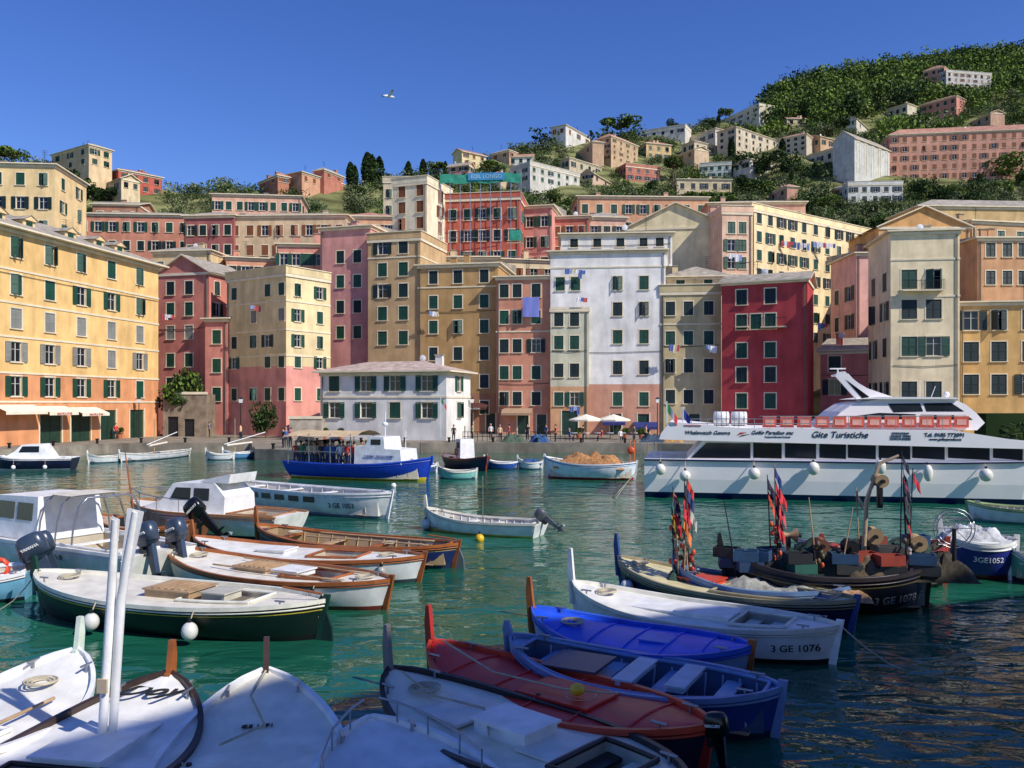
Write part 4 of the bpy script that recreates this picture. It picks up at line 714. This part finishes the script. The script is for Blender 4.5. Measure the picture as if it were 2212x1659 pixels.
# tour boat
tb=Boat('blue and yellow tour boat with canopy full of passengers',(932,988),(636,992),hull=(24,62,180),band=(24,62,180),line=(230,200,40),boot=(230,200,40),rail=paint((30,80,200)),deck=(190,190,180),B=3.6,hm=1.05,hb=1.5,hs=1.15,post=.1,style='open',transom=True,name='tour_boat',cat='tour boat')
cabin(tb.r,[(.2,.9),(3.6,1.05),(3.5,2.0),(2.4,2.05),(2.3,2.8),(1.2,2.8),(1.0,2.2),(.2,2.2)],1.2,WHITE,[[(1.4,2.3),(2.1,2.3),(2.1,2.65),(1.4,2.65)]],.06);text('TURISMO  PESCATURISMO',.18,paint((30,60,150)),'boat_name',tb.r,loc=(2,-1.22,1.5),rot=(math.pi/2,0,0))
m=MB();can=mk('canopy_cloth',(206,180,140),.9,.2,2,coord='O');m.grid([[(x,y,3.15-.12*y*y+.05*math.sin(x*3)) for y in(-1.7,-.9,0,.9,1.7)] for x in(-4.8,-3.9,-3,-2,-1,0,.6)],can);m.obj('canopy',tb.r)
m=MB()
for x in(-4.6,-3,-1.4,.1):
    for y in(-1.5,1.5): m.tube([(x,y,1),(x,y,3.0)],.035,STEEL,5)
for y in(-1.55,1.55): m.tube([(-4.7,y,1.8),(.1,y,1.8)],.03,STEEL,5)
m.obj('canopy_frame',tb.r)
m=MB();m.tube([(1.8,0,2.8),(1.8,0,4.4)],.04,WHITE,6);m.ball((1.8,0,3.6),(.2,.2,.15),WHITE);m.tube([(3.3,0,2.0),(3.3,0,3.2)],.03,WHITE,6);m.obj('mast',tb.r)
for i in S(20):
    x=-4.4+(i%10)*.5+R.uniform(-.1,.1);y=-1.0 if i<10 else .2+R.uniform(-.3,.5); p=Matrix.Translation(tb.r.location)@Matrix.Rotation(tb.r.rotation_euler.z,4,'Z')@Vector((x,y,.7)); c=CS[(i*5+i//3)%6]; person(p,R.uniform(-.6,.6)+3.14*(i%2),'stand',c[0],(50,60,90),'passenger in %s shirt standing under boat canopy'%c[1],'passengers on the tour boat')
for px,py,po,c in((28,940,'stand',3),(205,942,'sit',3),(218,942,'sit',2),(160,940,'walk',1),(452,940,'stand',2),(520,946,'walk',4),(612,962,'stand',3),(618,960,'stand',2),(628,962,'stand',0),(1440,950,'stand',1),(1100,948,'walk',0),(1060,946,'walk',1),(1140,946,'stand',3),(1395,950,'stand',4),(1230,948,'sit',2),(1300,948,'sit',0),(1340,948,'sit',1),(1020,948,'stand',5),(1180,947,'walk',2),(1200,949,'stand',0),(1260,951,'stand',3),(1370,951,'walk',5),(1080,950,'stand',4),(980,950,'stand',3),(250,944,'walk',0),(60,946,'walk',2)):
    p=onz(px,py+5,1.0); person(p,R.uniform(-2,2),po,CS[c][0],(40,46,60),'person in %s top on the quay'%CS[c][1],'people on the quay')
# ---------- ferry
fs=Fr((1396,44.9),(2212,41.2)); fy=root('ferry',(fs.A.x,fs.A.y,0),fs.rz,'large white excursion ferry with dark windows and blue waterline','ferry')
def q(px,py): return (fs.u(px),fs.z(px,py))
FW_=mk('ferry_white',(248,244,242),.4,.05,1,0,'O',spec=.3); NAVY=mk('ferry_navy',(20,34,84),.35,.1,1,0,'O'); BG=7.2; FGL=mk('ferry_glass',(40,47,54),.08,.3,.7)
m=MB(); xs=[-.1,.0,1,3,6,9,12,15,18,20,22,24,26,27.5]; rows=[]
for x in xs:
    tp=min(1,max(0,(27.6-x)/9))**.6; zt=2.05+max(0,x-14)*.03; hwid=BG/2*tp; row=[]
    for z,k in((-.4,.8),(.0,.9),(.3,.94),(.301,.94),(1.0,.975),(zt-.12,1),(zt,1.01)): row.append((x+(z*.18*(x/27)) ,BG/2-hwid*k,z))
    row+= [(p[0],BG-p[1],p[2]) for p in row[::-1]]; rows.append(row)
m.grid(rows,FW_,False,matfn=lambda i,j: NAVY if j in(0,1,2,10,11,12) else FW_); m.face(rows[0],FW_); m.obj('hull',fy)
m=MB(); m.tube([(x,BG/2-BG/2*(min(1,(27.6-x)/9)**.6)*1.01-.03,2.0+max(0,x-14)*.03) for x in xs],.05,NAVY,6); m.obj('rubbing_strake',fy)
cab=[q(1520,951),q(2300,962),(24,2.3),(24,2.05),q(1478,998)]
m=MB(); m.prof(cab,.35,BG-.35,FW_); m.obj('main_cabin',fy)
for a,b_,c,d in((1500,1622,1480,1622),(1628,1690,1628,1690),(1697,1765,1697,1765),(1772,1830,1772,1830),(1834,1895,1834,1895),(1901,1970,1901,1970),(1974,2045,1974,2045),(2052,2143,2052,2143),(2150,2215,2150,2215)):
    m=MB(); P=[q(max(a,1526),957),q(b_,957+(b_-1500)*.008),q(d,990+(d-1500)*.008),q(max(c,1492),990)]; m.face([(x,.34-.012,z) for x,z in P],FGL if a!=1628 else BLACKR); m.obj('window',fy)
band=[q(1424,949),q(1428,936),q(1446,912),q(1480,914),q(1560,922),q(1640,926),q(2062,930),q(2150,944),q(2300,966),q(2300,972),q(1520,952)]
m=MB(); m.prof(band,-.05,BG+.05,FW_); bo=m.obj('upper_deck',fy)
TD=mk('lettering_dark',(24,28,48),.5,.1,1); TR=mk('lettering_red',(190,40,36),.5)
for t,px,py,sz,mt in(('Whalewatch Genova',1528,938,.27,TD),('Golfo Paradiso snc',1668,938,.27,TD),('Gite Turistiche',1813,945,.44,TD),('Trasporti Marittimi Turistici',1680,945,.11,TD),('PORTOFINO',1945,938,.14,TD),('CINQUE TERRE',1945,944,.14,TD),('PORTOVENERE',1945,950,.14,TD),('Tel. 0185 772091',2040,943,.26,TD),('www.golfoparadiso.it',2042,951,.17,TD),('WHALEWATCH',1496,921,.12,TR)):
    x,z=q(px,py); text(t,sz,mt,'lettering',fy,loc=(x,-.065,z),rot=(math.pi/2,0,0),shear=.25 if 'Gite' in t or 'Golfo' in t or 'Whale' in t else 0,off=.004)
m=MB();x,z=q(1590,936);m.face([(x,-.06,z-.12),(x+.55,-.06,z+.05),(x+.2,-.06,z+.05)],TR);m.face([(x+.1,-.062,z-.2),(x+.75,-.062,z-.02),(x+.3,-.062,z-.08)],TD);m.obj('emblem',fy)
wh_=[q(1778,928),q(1802,908),q(1822,890),q(1850,872),q(1905,862),q(2070,862),q(2096,874),q(2118,892),q(2136,914),q(2118,930)]
m=MB(); m.prof(wh_,.5,BG-.5,FW_,.25); m.obj('wheelhouse',fy); zb_=min(p[1] for p in wh_);zt_=max(p[1] for p in wh_)
m=MB(); m.prof([q(1860,862),q(1900,857),q(2072,858),q(2080,862)],.55,BG-.55,FW_); m.obj('wheelhouse_roof',fy)
for P in([(1925,872),(1995,871),(2002,889),(1937,891)],[(2003,871),(2064,870),(2092,889),(2009,889)],[(1842,900),(1905,892),(1985,895),(1985,905),(1850,907)],[(1995,896),(2095,897),(2110,907),(1995,906)]):
    m=MB(); pp=[q(*a) for a in P]; m.face([(x,.5+.25*(z-zb_)/(zt_-zb_)-.015,z) for x,z in pp][::-1],FGL); m.obj('window',fy)
ax=.55
for y0 in(1.5,BG-3.4):
    m=MB(); P=[(x+ax*(1 if y0<2 else 2),z+(.05 if y0<2 else .0)) for x,z in(q(1790,812),q(1795,804),q(1812,802),q(1822,813),q(1838,826),q(1862,840),q(1932,864),q(1905,870),q(1874,862),q(1864,876),q(1842,870))]
    m.prof(P,y0,y0+.22,FW_); m.obj('radar_arch',fy)
    m=MB(); m.face([(x+ax*(1 if y0<2 else 2),y0-.012,z) for x,z in(q(1812,817),q(1824,826),q(1866,857),q(1852,863))][::-1],BLACKR); m.obj('arch_panel',fy)
m=MB();x,z=q(1802,806);x+=ax;m.box(x-.12,x+.3,1.73,BG-3.42,z-.08,z+.03,FW_);m.tube([(x+.1,3,z+.03),(x+.1,3,z+.3)],.04,FW_,6);m.box(x-.3,x+.5,2.95,3.05,z+.3,z+.37,FW_);m.obj('radar',fy)
m=MB();x,z=q(2010,858); m.tube([(x,2,z),(x,2,z+.9)],.02,FW_,5); m.tube([(x+.8,3,z),(x+1.0,3,z+.6)],.02,FW_,5); m.ball((x+1.4,2.5,z+.15),.16,FW_); m.obj('antenna',fy)
m=MB();x,z=q(1579,905)
for k in(-.45,.45): m.tube([(x+k-.4,1,z),(x+k-.36,1,z),(x+k+.36,1,z),(x+k+.4,1,z)],[.3,.38,.38,.3],WHITE,14)
for k in(-.7,-.45,-.2,.2,.45,.7): m.tube([(x+k-.02,1,z),(x+k+.02,1,z)],.39,paint((150,150,150)),14)
m.box(x-.9,x+.9,.75,1.25,z-.6,z-.38,FW_);m.obj('life_raft_canister',fy)
sm_=mk('seat_orange',(228,104,84),.45,.2,2,0,'O')
for i in S(12):
    px=1650+i*38 ; 
    if px>2075: break
    x,z=q(px+14,926); m=MB(); m.box(x-.33,x+.33,.35,.42,z+.05,z+.6,sm_); m.box(x-.33,x+.33,.422,.85,z+.05,z+.2,sm_); m.tube([(x-.34,.38,z+.61),(x+.34,.38,z+.61)],.04,paint((236,210,200)),6);m.box(x-.22,x+.22,.332,.348,z+.18,z+.45,paint((240,180,166))); m.obj('seat',fy)
m=MB()
for z_ in(905,915): m.tube([(fs.u(p),.15,fs.z(p,z_)) for p in(1460,1540,1640,1800)],.02,STEEL,5)
m.tube([(fs.u(p),.12,fs.z(p,899)) for p in(1640,1850,2060)],.018,STEEL,5)
for p in S(1460,2070,34): m.tube([(fs.u(p),.12,fs.z(p,928)),(fs.u(p),.12,fs.z(p,899 if p>1640 else 905))],.016,STEEL,5)
m.obj('deck_rail',fy)
for px,py,rx,rz_ in((1427,1013,.27,.3),(1480,1027,.29,.29),(1628,1022,.3,.31),(1755,1011,.3,.34),(1899,1008,.27,.36),(2002,1021,.22,.42),(2125,1025,.31,.32)):
    x,z=q(px,py); m=MB(); m.ball((x,-rx-.02,z),(rx,rx,rz_),paint((226,224,214)),16,10); m.tube([(x,-rx,z+rz_),(x,-.0,2.1)],.025,ROPE,5); m.tube([(x,-rx,z+rz_-.03),(x,-rx,z+rz_+.1)],.06,DARK,6); m.obj('fender',fy)
m=MB()
for k in S(4): m.tube([(-.3+.35*k,.2,2.1),(-.3+.35*k,.2,3.0)],.03,STEEL,5)
m.tube([(-.3,.2,3.0),(.8,.2,3.0)],.03,STEEL,5)
m.obj('stern_rail',fy)
m=MB()
for k in S(3): m.tube([(0,.4*k+.2,1.9),(-1,.4*k-.2,.8),(-1.6-.2*k,.4*k-.6,-.1)],.025,ROPE,5)
m.obj('mooring_rope',fy)
def flag(label,px,py,d,h,cs):
    p=Wp(px,py,d); r_=root('flag',p,0,label,'flag'); m=MB(); m.tube([(0,0,0),(0,0,h)],.03,WHITE,6); m.obj('pole',r_)
    m=MB()
    for k,c in enumerate(cs): m.grid([[(.03+(u+k*3)*.06,.05*math.sin((u+k*3)*.8),h-.05-v*.16-(u+k*3)*.09) for v in S(4)] for u in S(4)],mk('flag_cloth',c,.8))
    m.obj('cloth',r_)
flag('italian flag on pole at ferry stern',1440,912,44.5,1.1,[(30,120,60),(226,226,224),(190,40,44)]);flag('blue european flag on pole',1475,912,44.5,.8,[(30,50,140)]*2);flag('italian flag beside the white harbour building',952,945,84,4.0,[(30,120,60),(226,226,224),(200,40,44)])
# ---------- quay items
for px,py in((1266,948),(1325,948)):
    p=onz(px,py,1); r_=root('parasol',p,0,'cream cafe parasol open on the quay','parasol','parasols on the quay'); m=MB();m.tube([(0,0,0),(0,0,2.3)],.04,WOODL,6);m.obj('pole',r_);m=MB();cv=mk('parasol_cloth',(236,228,206),.9,.1,2);m.grid([[(rr_*1.9*math.cos(a*math.pi/4),rr_*1.9*math.sin(a*math.pi/4),2.75-rr_*.6) for a in S(8)] for rr_ in(.01,.5,1)],cv,False,True);m.grid([[(1.9*math.cos(a*math.pi/4),1.9*math.sin(a*math.pi/4),z_) for a in S(8)] for z_ in(2.15,1.98)],cv,False,True);m.obj('canopy',r_)
def awn(par,fr,x0,x1,py,txt,out=1.6,c=(238,226,200),tc=None):
    a,b_=fr.u(x0),fr.u(x1); z=fr.z((x0+x1)/2,py)-1; r_=MB(); mt=mk('awning_cloth',c,.85,.12,2)
    r_.face([(a,-.03,z+.6),(a,-out,z),(b_,-out,z),(b_,-.03,z+.6)],mt); r_.face([(a,-out,z),(a,-out,z-.3),(b_,-out,z-.3),(b_,-out,z)],mt); o=r_.obj('awning',par)
    if txt: text(txt,.3,tc or TR,'shop_lettering',o,loc=((a+b_)/2,-out-.02,z-.25),rot=(math.pi/2,0,0))
awn(yel,yfr,-20,72,888,'');awn(yel,yfr,76,140,890,'NAUTICA STAR');awn(yel,yfr,148,208,892,'NAUTICA STAR')
awn(och,of,998,1056,880,'LA MANCINA',1.2,(90,50,40),WHITE);awn(wh,whf,1302,1350,913,'',1.2,(40,50,110));awn(wh,whf,1368,1420,922,'',1.2,(40,50,110));awn(ter,tf,1085,1150,892,'',1.,(170,140,110))
for px in(-60,25,90,178,238,282):
    u=yfr.u(px); o=MB(); z=20.5; o.prof([(u-.8,z),(u+.8,z),(u+.8,z+1.3),(u-.8,z+1.3)],1.4,3.5,wall((240,206,150))); o.face([(u-1,1.2,z+1.3),(u+1,1.2,z+1.3),(u,1.2,z+1.8)],wall((240,206,150)));o.face([(u-1.05,1.1,z+1.3),(u,1.1,z+1.85),(u,4.6,z+1.85),(u-1.05,4.6,z+1.3)],ROOF);o.face([(u,1.1,z+1.85),(u+1.05,1.1,z+1.3),(u+1.05,4.6,z+1.3),(u,4.6,z+1.85)],ROOF);o.box(u-.4,u+.4,1.34,1.398,z+.3,z+1.2,GREEN);o.obj('dormer',yel)
def pix_block(label,name,x0,x1,d,yt,deep,mat,holes=(),cat='wall',cap=True):
    fr=Fr((x0,d),(x1,d)); r_=root(name,(fr.A.x,fr.A.y,1),fr.rz,label,cat); z=fr.z(x0,yt)-1; m=MB(); rc=[(fr.u(a),fr.u(b_),0,fr.z(a,c)-1) for a,b_,c in holes]; facade(m,(0,0),(fr.L,0),0,z,rc,[],mat); m.face([(0,0,z),(fr.L,0,z),(fr.L,deep,z),(0,deep,z)],mat);m.face([(fr.L,0,0),(fr.L,deep,0),(fr.L,deep,z),(fr.L,0,z)],mat);m.face([(0,deep,0),(0,0,0),(0,0,z),(0,deep,z)],mat)
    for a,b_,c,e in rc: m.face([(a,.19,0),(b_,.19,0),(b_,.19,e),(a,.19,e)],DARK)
    if cap: m.box(-.1,fr.L+.1,-.1,.1,z+.002,z+.3,PALE)
    m.obj('masonry',r_)
    return r_,fr
pix_block('rough stone retaining wall with dark archways','stone_wall',352,446,101,852,3,stone((150,134,114)),((362,385,900),(398,420,905)))
pix_block('stone terrace with balustrade beside white building','stone_terrace',625,694,92,905,3,stone((186,174,156)),())
iv,ifr=pix_block('dark ivy covered wall behind the ferry','ivy_wall',2130,2420,78,893,2,fol((40,60,30)),cap=False)
V=crown('round',1500,77,1.2); V[:,0]=(V[:,0]*.5+.5)*ifr.L; V[:,1]=V[:,1]*.5; V[:,2]=V[:,2]*3.3; put('ivy',npmesh('ivy',V,NR.randint(0,3,1500),[FG[0],FG[3],FG[3]]),iv)
m=MB()
for i in S(23):
    px=1000+i*10.5; p=Vector(((px-CX)/F*88,88,1)); m.tube([p,p+Vector((0,0,1))],.03,DARK,5)
a=Vector(((1000-CX)/F*88,88,0)); c=Vector(((1231-CX)/F*88,88,0))
for z_ in(1.5,2.0): m.tube([a+Vector((0,0,z_)),c+Vector((0,0,z_))],.03,DARK,5)
m.obj('quay_railing',label='dark iron railing along the harbour quay',cat='railing')
for px,c,lx in((1412,(70,90,110),1.4),(1450,(200,150,90),1.2),(1110,(90,110,90),1.2),(660,(60,60,60),1),(1165,(60,100,150),1)):
    p=onz(px,955,1); r_=root('net_pile',p,0,'heap of fishing nets stacked on the quay','fishing net','net piles on the quay'); nets(r_,0,0,0,lx,.7,.9,c)
for px in(70,130,150,230,258,1250,1350,1385,700,735):
    p=onz(px,949 if px>400 else 948,1); r_=root('potted_plant',p,0,'leafy plant in terracotta pot on quay','plant','potted plants on the quay'); m=MB(); m.tube([(0,0,0),(0,0,.5)],[.2,.3],mk('terracotta_pot',(190,110,80)),10); m.obj('pot',r_); put('foliage',crm('round',1,0),r_,(0,0,.45),scale=(.6,.6,.9))
# laundry
def cloth(px,py,d,w,h,c,label='cloth hanging to dry outside a window'):
    p=Wp(px,py,d-.5); m=MB(); mt=mk('laundry_cloth',c,.9,.12,3,coord='O'); m.grid([[(-w/2+w*i/6,.06*math.sin(i*1.9+j*.7),-h*j/4) for i in S(7)] for j in S(5)],mt); m.obj('laundry',loc=p,label=label,cat='laundry',group='laundry hanging from facades')
cloth(1147,642,108.2,2.1,2.5,(120,130,200),'large blue cloth hanging outside terracotta house')
for px,py,d,n in((545,660,104,6),(930,672,111,3),(1225,580,107,6),(1250,642,106.5,3),(352,678,109,4),(1770,698,104,3),(1578,548,122,4),(1690,520,128,9),(1760,522,133,7),(1835,540,138,3),(1450,744,105,3),(1530,746,104,3),(1235,878,105.5,3)):
    for i in S(n): cloth(px+i*7,py+i*.8,d,R.uniform(.35,.6),R.uniform(.4,1.1),R.choice([(232,232,236),(232,232,236),(150,170,214),(200,90,90),(210,200,170),(90,110,170)]))
def balcony(par,fr,x0,x1,py):
    a,b_=fr.u(x0),fr.u(x1); z=fr.z((x0+x1)/2,py)-1; m=MB(); m.box(a,b_,-.9,-.003,z,z+.12,PALE)
    n=int((b_-a)/.15)
    for i in S(n+1): x=a+(b_-a)*i/n; m.box(x-.012,x+.012,-.88,-.855,z+.12,z+1.1,DARK)
    m.box(a,b_,-.9,-.84,z+1.102,z+1.15,DARK); m.obj('balcony',par)
balcony(crim,cf,1590,1618,708);balcony(crim,cf,1645,1700,708);balcony(ctw,ctf,1945,2035,630)
for px in S(20,1400,95):
    d_=float(np.interp(px,[a for a,_ in QE],[b_ for _,b_ in QE]))+.6; m=MB(); m.tube([(0,0,0),(0,0,.35),(0,0,.4),(0,0,.5)],[.13,.11,.19,.17],DARK,10); m.obj('bollard',loc=((px-CX)/F*d_,d_,1),label='black iron mooring bollard on quay edge',cat='bollard',group='bollards along the quay')
for px in(300,520,1020,1420,1860):
    r_=root('street_lamp',((px-CX)/F*97,97,1),0,'black iron street lamp on the quay','street lamp','street lamps on the quay'); m=MB();m.tube([(0,0,0),(0,0,.6),(0,0,4)],[.12,.06,.045],DARK,8);m.obj('pole',r_);m=MB();m.prof([(-.14,4),(.14,4),(.22,4.45),(-.22,4.45)],-.16,.16,WHITE);m.prof([(-.26,4.452),(.26,4.452),(0,4.65)],-.2,.2,DARK);m.obj('lantern',r_)
for px in S(1240,1380,26):
    p=onz(px,950,1); r_=root('cafe_table',p,0,'small cafe table with plastic top on quay','table','cafe tables on the quay'); m=MB();m.tube([(0,0,.72),(0,0,.76)],.4,WHITE,12);m.obj('top',r_);m=MB();m.tube([(0,0,0),(0,0,.72)],.04,DARK,6);m.obj('leg',r_)
# near quayside buildings that shade the moored boats
M=wall((206,170,120))
for (x,y),(dx,dy),ln in(((5.7,-15),(9,8.2),23.9),((23.4,1.2),(13.2,5.1),26)):
    sh_=root('waterfront_building',(x,y,0),math.atan2(dy,dx),'tall waterfront building shading the near moorings','building','tall buildings on the near quay'); m=MB(); m.box(0,ln,-12,0,0,24.5,M); m.obj('wall',sh_); m=MB(); m.box(-.3,ln+.1,-12.3,.3,24.502,24.9,ROOF); m.obj('roof',sh_)
# buoys & gull
for px,py,c in((1036,1168,(226,180,30)),(850,1052,(226,226,220))):
    p=onz(px,py,0); m=MB(); m.ball((0,0,.08),.17,paint(c)); m.tube([(0,0,.2),(0,0,.34)],.03,DARK,6); m.obj('mooring_buoy',loc=p,label='round mooring buoy floating on the water',cat='buoy')
p=Wp(840,209,40); g=root('seagull',p,.6,'white seagull gliding with raised wings','seagull'); m=MB(); m.tube([(-.3,0,0),(-.15,0,.01),(.05,0,.02),(.2,0,.03),(.28,0,.03)],[.015,.06,.075,.05,.02],WHITE,8); 
for sg in(-1,1): m.face([(.1,sg*.05,.03),(-.08,sg*.05,.03),(-.03,sg*.32,.2),(.1,sg*.32,.2)],WHITE); m.face([(.1,sg*.32,.2),(-.03,sg*.32,.2),(-.14,sg*.65,.12)],mk('wing_tip',(120,124,130)))
m.face([(-.28,-.02,0),(-.28,.02,0),(-.42,.08,0),(-.42,-.08,0)],WHITE);m.obj('body',g)
m=MB();m.tube([(.27,0,.03),(.34,0,.02)],[.012,.003],mk('beak',(220,160,40)),6);m.obj('beak',g)
print('objects',len(bpy.data.objects))
